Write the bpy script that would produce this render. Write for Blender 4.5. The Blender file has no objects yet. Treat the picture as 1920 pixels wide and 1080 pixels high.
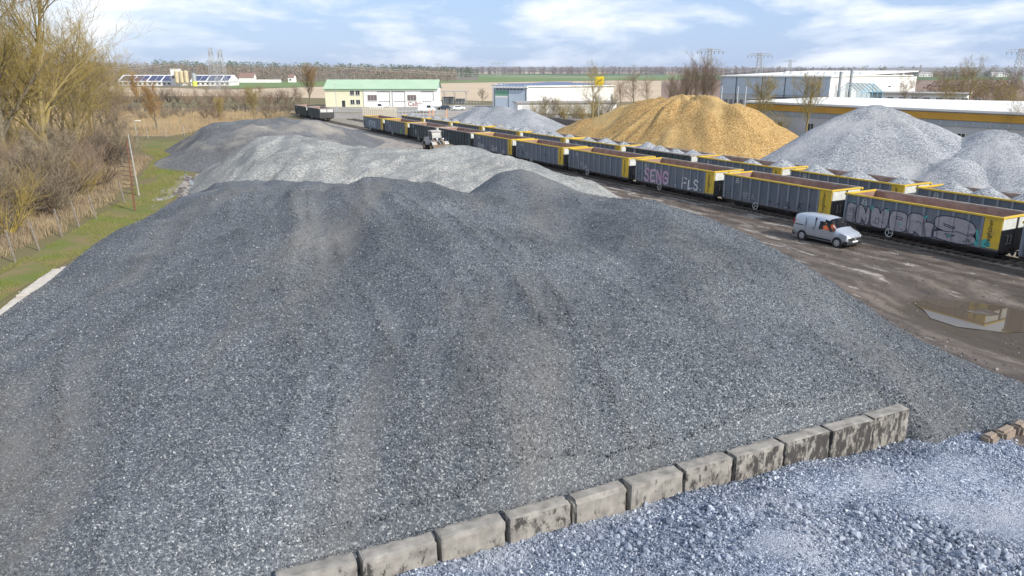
import bpy, bmesh, math, random
import numpy as np
from mathutils import Vector, Matrix, noise as mnoise

R = math.radians
SC = bpy.context.scene
COL = SC.collection
random.seed(7); RNG = np.random.default_rng(7)

# ------------------------------------------------------------------ camera
HCAM, FPX, HZ = 12.5, 1400.0, 131.5
PIT = math.atan((540 - HZ) / FPX)
cam = bpy.data.cameras.new('camera'); camo = bpy.data.objects.new('camera', cam); COL.objects.link(camo)
camo.location = (0, 0, HCAM); camo.rotation_euler = (math.pi / 2 - PIT, 0, 0)
cam.sensor_width = 36; cam.lens = 36 * FPX / 1920; cam.clip_start = 0.1; cam.clip_end = 40000
SC.camera = camo
# ------------------------------------------------------------------ world, sun
SUN_AZ, SUN_EL = math.atan2(.77, -.64), R(33)
W = bpy.data.worlds.new('World'); SC.world = W; W.use_nodes = True
nt = W.node_tree; N = nt.nodes; LK = nt.links
for n in list(N): N.remove(n)
out = N.new('ShaderNodeOutputWorld'); bg = N.new('ShaderNodeBackground'); LK.new(bg.outputs[0], out.inputs[0])
bg.inputs['Strength'].default_value = .11
sky = N.new('ShaderNodeTexSky'); sky.sky_type = 'NISHITA'; sky.sun_disc = False
sky.sun_elevation = SUN_EL; sky.sun_rotation = SUN_AZ; sky.air_density = 1.0; sky.dust_density = .8; sky.ozone_density = 2.0
tc = N.new('ShaderNodeTexCoord'); mp = N.new('ShaderNodeMapping'); LK.new(tc.outputs['Generated'], mp.inputs[0])
mp.inputs['Scale'].default_value = (4.6, 4.6, 15); mp.inputs['Location'].default_value = (.4, 1.2, .35)
nz = N.new('ShaderNodeTexNoise'); nz.inputs['Scale'].default_value = 1.0; nz.inputs['Detail'].default_value = 9; nz.inputs['Roughness'].default_value = .58
nz.inputs['Distortion'].default_value = .25
LK.new(mp.outputs[0], nz.inputs['Vector'])
rp = N.new('ShaderNodeValToRGB'); LK.new(nz.outputs[0], rp.inputs[0])
rp.color_ramp.elements[0].position = .43; rp.color_ramp.elements[0].color = (0, 0, 0, 1)
rp.color_ramp.elements[1].position = .60; rp.color_ramp.elements[1].color = (1, 1, 1, 1)
hs = N.new('ShaderNodeMixRGB'); hs.inputs[0].default_value = .7; hs.inputs[2].default_value = (3.5, 4.9, 7.7, 1)
LK.new(sky.outputs[0], hs.inputs[1])
cm = N.new('ShaderNodeMixRGB'); cm.inputs[2].default_value = (7.9, 8.25, 8.8, 1)
LK.new(rp.outputs[0], cm.inputs[0]); LK.new(hs.outputs[0], cm.inputs[1]); LK.new(cm.outputs[0], bg.inputs['Color'])
sl = bpy.data.lights.new('sun', 'SUN'); sl.energy = 4.2; sl.angle = R(.6); sl.color = (1, .94, .85)
so = bpy.data.objects.new('sun', sl); COL.objects.link(so)
tosun = Vector((math.sin(SUN_AZ) * math.cos(SUN_EL), math.cos(SUN_AZ) * math.cos(SUN_EL), math.sin(SUN_EL)))
so.rotation_euler = tosun.to_track_quat('Z', 'Y').to_euler(); so.location = (60, -50, 60)
vs = SC.view_settings; vs.view_transform = 'Standard'; vs.look = 'None'; vs.gamma = 1; vs.exposure = .32; vs.use_curve_mapping = False

# ------------------------------------------------------------------ helpers
CP, SP = math.cos(PIT), math.sin(PIT)
def px(u, v, z=0.0):
    "point at height z seen at photo pixel u, v"
    x = (u - 960) / FPX; y = (540 - v) / FPX
    d = (x, CP + y * SP, -SP + y * CP); t = (HCAM - z) / -d[2]
    return Vector((d[0] * t, d[1] * t, z))
def pxY(u, v, Y):
    "point at depth Y seen at pixel u, v"
    x = (u - 960) / FPX; y = (540 - v) / FPX
    t = Y / (CP + y * SP)
    return Vector((x * t, Y, HCAM + (-SP + y * CP) * t))
DX, DY = -.48682, .87350           # the direction of the tracks, away from the camera
S0 = (26.416, 58.838)
def T(s, o, z=0.0): return Vector((S0[0] + DX * s + DY * o, S0[1] + DY * s - DX * o, z))
ROTT = math.atan2(-DY, -DX)        # local +x points towards the camera along the track, +y away from the yard

class MB:
    def __init__(s): s.v = []; s.f = []; s.m = []
    def add(s, vs, fs, m=0):
        b = len(s.v); s.v += [tuple(p) for p in vs]; s.f += [tuple(b + i for i in f) for f in fs]; s.m += [m] * len(fs); return s
    def box(s, x0, x1, y0, y1, z0, z1, m=0, rz=0, piv=None):
        vs = [Vector((x, y, z)) for z in (z0, z1) for y in (y0, y1) for x in (x0, x1)]
        if rz:
            c = Vector(piv) if piv else Vector(((x0 + x1) / 2, (y0 + y1) / 2, 0)); M = Matrix.Rotation(rz, 3, 'Z')
            vs = [M @ (p - c) + c for p in vs]
        return s.add(vs, [(0, 2, 3, 1), (4, 5, 7, 6), (0, 1, 5, 4), (2, 6, 7, 3), (0, 4, 6, 2), (1, 3, 7, 5)], m)
    def tube(s, p0, p1, r0, r1=None, n=6, m=0, caps=True):
        p0 = Vector(p0); p1 = Vector(p1); r1 = r0 if r1 is None else r1; d = p1 - p0
        if d.length < 1e-6: return s
        q = d.to_track_quat('Z', 'Y'); vs = []
        for p, r in ((p0, r0), (p1, r1)):
            for i in range(n):
                a = 2 * math.pi * i / n; vs.append(p + q @ Vector((math.cos(a) * r, math.sin(a) * r, 0)))
        fs = [(i, (i + 1) % n, n + (i + 1) % n, n + i) for i in range(n)]
        if caps: fs += [tuple(range(n - 1, -1, -1)), tuple(range(n, 2 * n))]
        return s.add(vs, fs, m)
    def path(s, pts, r, n=5, m=0):
        for a, b in zip(pts[:-1], pts[1:]): s.tube(a, b, r, r, n, m)
        return s
    def ext(s, poly, y0, y1, m=0):
        "polygon in xz extruded along y"
        n = len(poly); vs = [(x, y0, z) for x, z in poly] + [(x, y1, z) for x, z in poly]
        a = sum(poly[i][0] * poly[(i + 1) % n][1] - poly[(i + 1) % n][0] * poly[i][1] for i in range(n))
        fs = [tuple(range(n)), tuple(range(2 * n - 1, n - 1, -1))] + [(i, n + i, n + (i + 1) % n, (i + 1) % n) for i in range(n)]
        if a < 0: fs = [tuple(reversed(f)) for f in fs]
        return s.add(vs, fs, m)
    def mesh(s, name, mats):
        me = bpy.data.meshes.new(name); me.from_pydata(s.v, [], s.f)
        for mm in (mats if isinstance(mats, (list, tuple)) else [mats]): me.materials.append(mm)
        if any(s.m): me.polygons.foreach_set('material_index', s.m)
        me.update(); return me
    def build(s, name, mats, parent=None, smooth=False, **k):
        return obj(name, s.mesh(name, mats), parent, smooth, **k)
def obj(name, me, parent=None, smooth=False, loc=None, rz=0, label=None):
    o = bpy.data.objects.new(name, me); COL.objects.link(o)
    if smooth: me.polygons.foreach_set('use_smooth', [True] * len(me.polygons))
    if parent: o.parent = parent
    if loc is not None: o.location = loc
    if rz: o.rotation_euler.z = rz
    if label: o['label'] = label
    return o
def tag(o, label, cat, group=None, kind=None):
    if label: o['label'] = label
    if cat: o['category'] = cat
    if group: o['group'] = group
    if kind: o['kind'] = kind
    return o
def thing(name, label, cat, loc=(0, 0, 0), rz=0, group=None):
    o = bpy.data.objects.new(name, None); COL.objects.link(o); o.empty_display_size = .3
    o.location = loc; o.rotation_euler.z = rz
    return tag(o, label, cat, group)
def struct(o): o['kind'] = 'structure'; return o
def copy_tree(o, parent=None):
    c = o.copy(); COL.objects.link(c); c.parent = parent
    for ch in KIDS.get(o.name) or list(o.children): copy_tree(ch, c)
    return c
KIDS = {}

# ------------------------------------------------------------------ materials
def sock(nt, bs, name, val):
    bs.inputs[name].default_value = val
def mat(name, col, rough=.8, col2=None, scale=3.0, bump=0.0, bscale=None, metal=0.0, detail=5, stretch=None, lo=.35, hi=.65, rand=0.0, spec=.3):
    m = bpy.data.materials.new(name); m.use_nodes = True; t = m.node_tree; n = t.nodes; l = t.links
    b = n['Principled BSDF']; b.inputs['Roughness'].default_value = rough; b.inputs['Metallic'].default_value = metal
    b.inputs['Specular IOR Level'].default_value = spec
    b.inputs['Base Color'].default_value = (*col, 1)
    if col2 or bump or rand:
        co = n.new('ShaderNodeTexCoord'); v = co.outputs['Object']
        oi = n.new('ShaderNodeObjectInfo'); va = n.new('ShaderNodeVectorMath'); va.operation = 'ADD'
        sc = n.new('ShaderNodeVectorMath'); sc.operation = 'SCALE'; sc.inputs[3].default_value = 37.0
        cb = n.new('ShaderNodeCombineXYZ'); l.new(oi.outputs['Random'], cb.inputs[0]); l.new(oi.outputs['Random'], cb.inputs[2]); l.new(cb.outputs[0], sc.inputs[0])
        l.new(v, va.inputs[0]); l.new(sc.outputs[0], va.inputs[1]); v = va.outputs[0]
        if stretch:
            mpn = n.new('ShaderNodeMapping'); mpn.inputs['Scale'].default_value = stretch[:3]
            if len(stretch) > 3: mpn.inputs['Rotation'].default_value = (0, 0, stretch[3])
            l.new(v, mpn.inputs[0]); v = mpn.outputs[0]
    last = None
    if col2:
        z = n.new('ShaderNodeTexNoise'); z.inputs['Scale'].default_value = scale; z.inputs['Detail'].default_value = detail; z.inputs['Roughness'].default_value = .6
        l.new(v, z.inputs['Vector']); r = n.new('ShaderNodeValToRGB'); l.new(z.outputs[0], r.inputs[0])
        r.color_ramp.elements[0].position = lo; r.color_ramp.elements[0].color = (*col, 1)
        r.color_ramp.elements[1].position = hi; r.color_ramp.elements[1].color = (*col2, 1); last = r.outputs[0]
    if rand:
        hv = n.new('ShaderNodeHueSaturation'); mr = n.new('ShaderNodeMapRange'); l.new(oi.outputs['Random'], mr.inputs[0])
        mr.inputs[3].default_value = 1 - rand; mr.inputs[4].default_value = 1 + rand; l.new(mr.outputs[0], hv.inputs['Value'])
        if last: l.new(last, hv.inputs['Color'])
        else: hv.inputs['Color'].default_value = (*col, 1)
        last = hv.outputs[0]
    if last: l.new(last, b.inputs['Base Color'])
    if bump:
        z2 = n.new('ShaderNodeTexNoise'); z2.inputs['Scale'].default_value = bscale or scale * 4; z2.inputs['Detail'].default_value = 4
        l.new(v, z2.inputs['Vector']); bp = n.new('ShaderNodeBump'); bp.inputs['Strength'].default_value = min(1, bump); bp.inputs['Distance'].default_value = .05 * max(1, bump)
        l.new(z2.outputs[0], bp.inputs['Height']); l.new(bp.outputs[0], b.inputs['Normal'])
    return m
def ramp(n, stops):
    r = n.new('ShaderNodeValToRGB'); e = r.color_ramp.elements
    while len(e) < len(stops): e.new(.5)
    for i, (p, c) in enumerate(stops): e[i].position = p; e[i].color = (*c, 1)
    return r
def drift(n, l, c, patch, pscale, pamt, streak, tone):
    "larger drifts of fines or dust, drawn out down the slope, and slow changes of tone"
    co = n.new('ShaderNodeNewGeometry').outputs['Position']; src = co
    if streak:
        mpn = n.new('ShaderNodeMapping'); mpn.inputs['Rotation'].default_value = (0, 0, streak[0]); mpn.inputs['Scale'].default_value = (1, streak[1], streak[1]); l.new(co, mpn.inputs[0]); src = mpn.outputs[0]
    if tone:
        z = n.new('ShaderNodeTexNoise'); z.inputs['Scale'].default_value = pscale * .8; z.inputs['Detail'].default_value = 5; z.inputs['Roughness'].default_value = .55; l.new(co, z.inputs['Vector'])
        mr = n.new('ShaderNodeMapRange'); mr.inputs[1].default_value = .3; mr.inputs[2].default_value = .7; mr.inputs[3].default_value = 1 - tone; mr.inputs[4].default_value = 1 + tone; l.new(z.outputs[0], mr.inputs[0])
        hv = n.new('ShaderNodeHueSaturation'); l.new(mr.outputs[0], hv.inputs['Value']); l.new(c, hv.inputs['Color']); c = hv.outputs[0]
    z = n.new('ShaderNodeTexNoise'); z.inputs['Scale'].default_value = pscale; z.inputs['Detail'].default_value = 6; z.inputs['Roughness'].default_value = .62; l.new(src, z.inputs['Vector'])
    r2 = ramp(n, [(.50, (0, 0, 0)), (.68, (pamt,) * 3)]); l.new(z.outputs[0], r2.inputs[0])
    mx = n.new('ShaderNodeMixRGB'); l.new(r2.outputs[0], mx.inputs[0]); l.new(c, mx.inputs[1]); mx.inputs[2].default_value = (*patch, 1); return mx.outputs[0]
def gravel_mat(name, stops, cell, patch=None, pscale=.25, pamt=.5, bump=.6, streak=None, tone=0.0):
    "cells of single stones, each with its own tone, and larger drifts of dust or fines"
    m = bpy.data.materials.new(name); m.use_nodes = True; t = m.node_tree; n = t.nodes; l = t.links
    b = n['Principled BSDF']; b.inputs['Roughness'].default_value = .85; b.inputs['Specular IOR Level'].default_value = .25
    co = n.new('ShaderNodeTexCoord').outputs['Object']
    vo = n.new('ShaderNodeTexVoronoi'); vo.inputs['Scale'].default_value = 1 / cell; l.new(co, vo.inputs['Vector'])
    sx = n.new('ShaderNodeSeparateColor'); l.new(vo.outputs['Color'], sx.inputs[0])
    r = ramp(n, stops); l.new(sx.outputs[0], r.inputs[0]); c = r.outputs[0]
    if patch: c = drift(n, l, c, patch, pscale, pamt, streak, tone)
    l.new(c, b.inputs['Base Color'])
    bp = n.new('ShaderNodeBump'); bp.inputs['Strength'].default_value = bump; bp.inputs['Distance'].default_value = cell * .8; bp.invert = True
    l.new(vo.outputs['Distance'], bp.inputs['Height']); l.new(bp.outputs[0], b.inputs['Normal'])
    return m
def stone_mat(name, stops, patch=None, pscale=.25, pamt=.5, streak=None, tone=0.0):
    m = bpy.data.materials.new(name); m.use_nodes = True; t = m.node_tree; n = t.nodes; l = t.links
    b = n['Principled BSDF']; b.inputs['Roughness'].default_value = .75; b.inputs['Specular IOR Level'].default_value = .3
    oi = n.new('ShaderNodeObjectInfo'); r = ramp(n, stops); l.new(oi.outputs['Random'], r.inputs[0]); c = r.outputs[0]
    if patch: c = drift(n, l, c, patch, pscale, pamt, streak, tone)
    l.new(c, b.inputs['Base Color']); return m

M = {}
M['concrete'] = mat('concrete', (.36, .32, .27), .9, (.52, .47, .40), 2.2, .5, 18)
M['yellow'] = mat('yellow paint', (.64, .43, .04), .55, (.40, .28, .08), 1.6, lo=.48, hi=.8)
M['grey_paint'] = mat('grey wagon paint', (.10, .12, .15), .55, (.165, .165, .165), 1.0, .15, 3, rand=.2, stretch=(2.2, 2.2, .5), lo=.42, hi=.75)
M['rib_paint'] = mat('rib paint', (.17, .195, .23), .55, (.22, .235, .25), .9)
M['green_paint'] = mat('dark green wagon paint', (.035, .055, .055), .55, (.07, .09, .09), .9)
M['rust'] = mat('rusty inner wall', (.24, .145, .115), .9, (.36, .25, .20), 1.1, .3, 9, rand=.12)
M['palegrey_rim'] = mat('worn rim', (.42, .38, .34), .7, (.30, .22, .18), 2)
M['end_white'] = mat('off white panel', (.58, .60, .57), .6, (.45, .46, .43), 2.2)
M['black_steel'] = mat('black steel', (.012, .012, .013), .7, (.035, .03, .028), 3)
M['dark_steel'] = mat('dark steel', (.045, .047, .05), .65, (.075, .07, .065), 2)
M['rail'] = mat('rail steel', (.10, .075, .06), .6, (.20, .16, .13), 5)
M['sleeper'] = mat('sleeper', (.06, .05, .045), .9, (.10, .085, .07), 5)
M['letter_black'] = mat('black lettering', (.012, .012, .012), .6)
M['white_paint'] = mat('white paint', (.72, .72, .70), .6)
M['graf_grey'] = mat('grey spray paint', (.30, .27, .28), .7, (.38, .35, .36), 3)
M['graf_teal'] = mat('teal spray paint', (.08, .36, .32), .7)
M['graf_pink'] = mat('pink spray paint', (.50, .10, .30), .7, (.62, .42, .55), 3)
M['graf_green'] = mat('green spray paint', (.12, .45, .08), .7)
M['graf_dark'] = mat('dark spray paint', (.03, .032, .045), .7)
M['mark_white'] = mat('white stencil', (.48, .49, .50), .7)
M['rubber'] = mat('rubber', (.02, .02, .02), .85, (.05, .045, .04), 6)
M['silver'] = mat('silver car paint', (.46, .49, .53), .3, metal=.55, spec=.5)
M['car_white'] = mat('white car paint', (.75, .76, .76), .3, spec=.5)
M['car_dark'] = mat('dark car paint', (.03, .04, .07), .3, spec=.5)
M['plastic'] = mat('black plastic', (.025, .026, .028), .6)
M['hubcap'] = mat('silver hubcap', (.55, .56, .57), .4, metal=.6)
M['lamp_glass'] = mat('lamp glass', (.75, .77, .80), .1, spec=.7)
M['orange_vest'] = mat('orange work jacket', (.85, .16, .04), .8)
M['skin'] = mat('skin', (.50, .30, .22), .6)
M['dark_cloth'] = mat('dark cloth', (.03, .03, .04), .9)
M['hair'] = mat('brown hair', (.05, .03, .02), .8)
def glass_mat(name, col, alpha_mix):
    m = bpy.data.materials.new(name); m.use_nodes = True; n = m.node_tree.nodes; l = m.node_tree.links
    for q in list(n): n.remove(q)
    o = n.new('ShaderNodeOutputMaterial'); mx = n.new('ShaderNodeMixShader'); t = n.new('ShaderNodeBsdfTransparent'); g = n.new('ShaderNodeBsdfPrincipled')
    t.inputs[0].default_value = (*col, 1); g.inputs['Base Color'].default_value = (.02, .025, .03, 1); g.inputs['Roughness'].default_value = .04
    mx.inputs[0].default_value = alpha_mix; l.new(t.outputs[0], mx.inputs[1]); l.new(g.outputs[0], mx.inputs[2]); l.new(mx.outputs[0], o.inputs[0]); return m
M['car_glass'] = glass_mat('car glass', (.75, .85, .85), .35)
M['roof_glass'] = glass_mat('skylight glass', (.85, .93, .97), .22)
M['win'] = mat('window glass', (.03, .035, .045), .12, spec=.6)
M['win_grey'] = mat('grey window glass', (.16, .13, .13), .2, spec=.5)
M['roof_green'] = mat('green sheet roof', (.35, .48, .33), .5, (.39, .52, .37), .2)
M['wall_cream'] = mat('cream wall', (.72, .70, .50), .8, (.66, .64, .46), .3)
M['wall_white'] = mat('white wall', (.80, .79, .75), .75, (.72, .71, .68), .25)
M['wall_grey'] = mat('grey cladding', (.30, .34, .36), .6, (.35, .38, .40), .3)
M['hall_blue'] = mat('blue grey cladding', (.45, .52, .60), .5, (.50, .57, .64), .3)
M['wall_pale'] = mat('pale grey wall', (.48, .48, .48), .8, (.55, .54, .52), .4)
M['band_ochre'] = mat('ochre fascia', (.50, .27, .03), .6, (.58, .32, .05), .3)
M['roof_white'] = mat('white membrane roof', (.78, .77, .72), .7, (.70, .69, .65), .12)
M['roof_grey'] = mat('grey roof', (.30, .29, .28), .8, (.36, .34, .33), .4)
M['roof_red'] = mat('red tile roof', (.24, .15, .12), .8)
M['trim'] = mat('dark trim', (.06, .065, .07), .6)
M['green_sign'] = mat('green sign', (.16, .36, .24), .6)
M['solar'] = mat('solar panel', (.02, .03, .09), .15, (.035, .045, .12), 2, spec=.6)
M['silo_tan'] = mat('tan silo', (.52, .44, .26), .6, (.58, .50, .33), .5)
M['silo_lime'] = mat('lime band', (.62, .66, .12), .6)
M['sign_yellow'] = mat('yellow sign', (.90, .66, .0), .45)
M['steel'] = mat('galvanised steel', (.42, .44, .44), .5, metal=.4)
M['wire'] = mat('wire', (.55, .55, .54), .5, metal=.3)
M['frame_blue'] = mat('blue frame', (.25, .52, .70), .5)
M['wood_post'] = mat('weathered post', (.17, .15, .125), .9, (.24, .215, .185), 6)
M['rust_pole'] = mat('rusty pole', (.20, .085, .05), .8, (.15, .08, .055), 4)
M['fence_white'] = mat('pale fence', (.50, .45, .36), .8); M['pale_pole'] = mat('pale old pole', (.30, .28, .25), .9, (.40, .38, .34), 3)
M['fence_orange'] = mat('orange barrier', (.75, .35, .15), .7)
M['bark'] = mat('grey bark', (.15, .125, .09), .95, (.24, .205, .135), 4, .4, 14)
M['bark_y'] = mat('lichened bark', (.225, .185, .10), .95, (.28, .21, .07), 2.5, .3, 14)
M['twig'] = mat('grey brown twigs', (.20, .165, .115), .95, (.27, .22, .145), 1.2, rand=.2)
M['twig_y'] = mat('ochre lichened twigs', (.30, .225, .05), .95, (.23, .18, .08), 1.0, rand=.2)
M['twig_r'] = mat('reddish brown twigs', (.21, .145, .105), .95, (.27, .20, .135), 1.0, rand=.2)
M['twig_o'] = mat('orange willow twigs', (.33, .19, .06), .95, (.28, .19, .09), 1.0, rand=.2)
M['twig_d'] = mat('dark bramble twigs', (.12, .088, .066), .95, (.17, .13, .095), 1.0, rand=.2)
M['loader_white'] = mat('dirty white loader', (.50, .49, .47), .6, (.33, .30, .27), 2)
M['loader_ochre'] = mat('ochre lift arm', (.46, .30, .13), .6, (.36, .26, .16), 2)
M['bucket'] = mat('worn bucket steel', (.36, .28, .20), .6, (.24, .20, .16), 2, metal=.2)
# ground
M['meadow'] = mat('winter meadow', (.20, .155, .085), .95, (.14, .12, .05), .02, detail=8)
M['grass'] = mat('verge grass', (.125, .15, .03), .95, (.20, .15, .075), .28, .7, 6, detail=9, lo=.42, hi=.60)
M['reed'] = mat('dry reed', (.36, .27, .15), .95, (.26, .19, .10), .12, .6, 3)
M['stubble'] = mat('pale stubble field', (.47, .37, .25), .95, (.52, .41, .28), .01, detail=6)
M['green_field'] = mat('green winter crop', (.12, .185, .05), .95, (.16, .21, .075), .004, detail=6)
M['dark_field'] = mat('dark green crop', (.065, .12, .045), .95, (.09, .14, .05), .004)
M['plough'] = mat('ploughed field', (.20, .135, .105), .95, (.24, .165, .12), .02, stretch=(1, .2, 1))
M['asphalt'] = mat('pale asphalt', (.27, .25, .225), .9, (.33, .31, .275), .15)
M['leaflitter'] = mat('leaf litter', (.15, .105, .07), .95, (.22, .165, .10), .7, .8, 8)
M['hill'] = mat('far wooded hill', (.16, .14, .11), 1, (.19, .165, .12), .004, detail=8)
def yard_mat():
    m = bpy.data.materials.new('yard mud and concrete'); m.use_nodes = True; n = m.node_tree.nodes; l = m.node_tree.links; b = n['Principled BSDF']
    co = n.new('ShaderNodeTexCoord').outputs['Object']
    mp1 = n.new('ShaderNodeMapping'); mp1.inputs['Rotation'].default_value = (0, 0, -ROTT); mp1.inputs['Scale'].default_value = (1, 1, 1); mp1.vector_type = 'POINT'; l.new(co, mp1.inputs[0])
    st = n.new('ShaderNodeMapping'); st.inputs['Scale'].default_value = (.22, .75, 1); l.new(mp1.outputs[0], st.inputs[0])
    z1 = n.new('ShaderNodeTexNoise'); z1.inputs['Scale'].default_value = 1.3; z1.inputs['Detail'].default_value = 8; z1.inputs['Roughness'].default_value = .62; l.new(st.outputs[0], z1.inputs['Vector'])
    z2 = n.new('ShaderNodeTexNoise'); z2.inputs['Scale'].default_value = .5; z2.inputs['Detail'].default_value = 12; z2.inputs['Roughness'].default_value = .78; st2 = n.new('ShaderNodeMapping'); st2.inputs['Scale'].default_value = (.45, 1, 1); l.new(mp1.outputs[0], st2.inputs[0]); l.new(st2.outputs[0], z2.inputs['Vector'])
    wv = n.new('ShaderNodeTexWave'); wv.bands_direction = 'Y'; wv.inputs['Scale'].default_value = .16; wv.inputs['Distortion'].default_value = 16; wv.inputs['Detail'].default_value = 6; wv.inputs['Detail Scale'].default_value = .5; wv.inputs['Detail Roughness'].default_value = .75; l.new(mp1.outputs[0], wv.inputs['Vector'])
    wm = n.new('ShaderNodeMixRGB'); wm.inputs[0].default_value = .14; l.new(z2.outputs[0], wm.inputs[1]); l.new(wv.outputs[0], wm.inputs[2])
    mud = ramp(n, [(.32, (.05, .038, .030)), (.5, (.098, .078, .063)), (.68, (.18, .148, .124))]); l.new(wm.outputs[0], mud.inputs[0])
    # broken concrete shows through, more of it towards the far end of the yard
    sy = n.new('ShaderNodeSeparateXYZ'); l.new(mp1.outputs[0], sy.inputs[0])
    far = n.new('ShaderNodeMapRange'); far.inputs[1].default_value = -20; far.inputs[2].default_value = -150; far.inputs[3].default_value = -.06; far.inputs[4].default_value = .22; l.new(sy.outputs[0], far.inputs[0])
    ad = n.new('ShaderNodeMath'); ad.operation = 'ADD'; l.new(z1.outputs[0], ad.inputs[0]); l.new(far.outputs[0], ad.inputs[1])
    br = n.new('ShaderNodeTexBrick'); br.inputs['Scale'].default_value = .35; br.inputs['Mortar Size'].default_value = .012; br.inputs['Color1'].default_value = (.44, .40, .35, 1); br.inputs['Color2'].default_value = (.37, .335, .30, 1); br.inputs['Mortar'].default_value = (.12, .10, .085, 1); l.new(mp1.outputs[0], br.inputs['Vector'])
    k = ramp(n, [(.55, (0, 0, 0)), (.60, (.7, .7, .7))]); l.new(ad.outputs[0], k.inputs[0])
    mx = n.new('ShaderNodeMixRGB'); l.new(k.outputs[0], mx.inputs[0]); l.new(mud.outputs[0], mx.inputs[1]); l.new(br.outputs[0], mx.inputs[2]); l.new(mx.outputs[0], b.inputs['Base Color'])
    gp = n.new('ShaderNodeNewGeometry'); gs = n.new('ShaderNodeSeparateXYZ'); l.new(gp.outputs['Position'], gs.inputs[0]); lowm = n.new('ShaderNodeMapRange'); lowm.inputs[1].default_value = -.50; lowm.inputs[2].default_value = -.58; lowm.inputs[3].default_value = 0; lowm.inputs[4].default_value = 1; l.new(gs.outputs[2], lowm.inputs[0])
    soak = n.new('ShaderNodeMixRGB'); l.new(lowm.outputs[0], soak.inputs[0]); l.new(mx.outputs[0], soak.inputs[1]); soak.inputs[2].default_value = (.07, .055, .04, 1); l.new(soak.outputs[0], b.inputs['Base Color'])      # soaked mud round the puddle
    wet = ramp(n, [(.36, (.45,) * 3), (.55, (.9,) * 3)]); l.new(z2.outputs[0], wet.inputs[0]); l.new(wet.outputs[0], b.inputs['Roughness']); b.inputs['Specular IOR Level'].default_value = .3
    z3 = n.new('ShaderNodeTexNoise'); z3.inputs['Scale'].default_value = 2.2; z3.inputs['Detail'].default_value = 8; l.new(st.outputs[0], z3.inputs['Vector'])
    bp = n.new('ShaderNodeBump'); bp.inputs['Strength'].default_value = .8; bp.inputs['Distance'].default_value = .22; wb = n.new('ShaderNodeMixRGB'); wb.inputs[0].default_value = .12; l.new(z3.outputs[0], wb.inputs[1]); l.new(wv.outputs[0], wb.inputs[2]); l.new(wb.outputs[0], bp.inputs['Height']); l.new(bp.outputs[0], b.inputs['Normal'])
    return m
M['yard'] = yard_mat()
def block_mat(bias):
    "pale weathered concrete with black lichen stains running down its faces"
    m = bpy.data.materials.new('stained concrete block'); m.use_nodes = True; n = m.node_tree.nodes; l = m.node_tree.links; b = n['Principled BSDF']; b.inputs['Roughness'].default_value = .92
    co = n.new('ShaderNodeTexCoord').outputs['Object']; oi = n.new('ShaderNodeObjectInfo')
    cb = n.new('ShaderNodeCombineXYZ'); l.new(oi.outputs['Random'], cb.inputs[0]); sc = n.new('ShaderNodeVectorMath'); sc.operation = 'SCALE'; sc.inputs[3].default_value = 50; l.new(cb.outputs[0], sc.inputs[0])
    va = n.new('ShaderNodeVectorMath'); l.new(co, va.inputs[0]); l.new(sc.outputs[0], va.inputs[1])
    z = n.new('ShaderNodeTexNoise'); z.inputs['Scale'].default_value = 3; z.inputs['Detail'].default_value = 6; l.new(va.outputs[0], z.inputs['Vector'])
    c = ramp(n, [(.3, (.17, .157, .14)), (.7, (.34, .318, .28))]); l.new(z.outputs[0], c.inputs[0])
    mp2 = n.new('ShaderNodeMapping'); mp2.inputs['Scale'].default_value = (5, 5, 2.2); l.new(va.outputs[0], mp2.inputs[0])
    z2 = n.new('ShaderNodeTexNoise'); z2.inputs['Scale'].default_value = 1; z2.inputs['Detail'].default_value = 9; z2.inputs['Roughness'].default_value = .72; l.new(mp2.outputs[0], z2.inputs['Vector'])
    g = n.new('ShaderNodeNewGeometry'); s = n.new('ShaderNodeSeparateXYZ'); l.new(g.outputs['True Normal'], s.inputs[0])
    up = n.new('ShaderNodeMapRange'); up.inputs[1].default_value = .2; up.inputs[2].default_value = .7; up.inputs[3].default_value = 0; up.inputs[4].default_value = -.25; l.new(s.outputs[2], up.inputs[0])
    rr = n.new('ShaderNodeMapRange'); rr.inputs[3].default_value = bias - .03; rr.inputs[4].default_value = bias + .03; l.new(oi.outputs['Random'], rr.inputs[0])
    a1 = n.new('ShaderNodeMath'); l.new(z2.outputs[0], a1.inputs[0]); l.new(up.outputs[0], a1.inputs[1]); a2 = n.new('ShaderNodeMath'); l.new(a1.outputs[0], a2.inputs[0]); l.new(rr.outputs[0], a2.inputs[1])
    k = ramp(n, [(.47, (0, 0, 0)), (.56, (.93, .93, .93))]); l.new(a2.outputs[0], k.inputs[0])
    mx = n.new('ShaderNodeMixRGB'); l.new(k.outputs[0], mx.inputs[0]); l.new(c.outputs[0], mx.inputs[1]); mx.inputs[2].default_value = (.035, .032, .03, 1); l.new(mx.outputs[0], b.inputs['Base Color'])
    bp = n.new('ShaderNodeBump'); bp.inputs['Strength'].default_value = .6; bp.inputs['Distance'].default_value = .03; l.new(z2.outputs[0], bp.inputs['Height']); l.new(bp.outputs[0], b.inputs['Normal'])
    return m
M['block_a'] = block_mat(-.09); M['block_b'] = block_mat(-.03); M['block_c'] = block_mat(.0); M['block_d'] = block_mat(.03)
M['block_clean'] = mat('pale concrete kerb block', (.46, .41, .35), .9, (.56, .51, .44), 2, .4, 20)
M['block_brown'] = mat('brown sandstone block', (.30, .24, .18), .9, (.24, .19, .15), 3, .5, 14)
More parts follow.
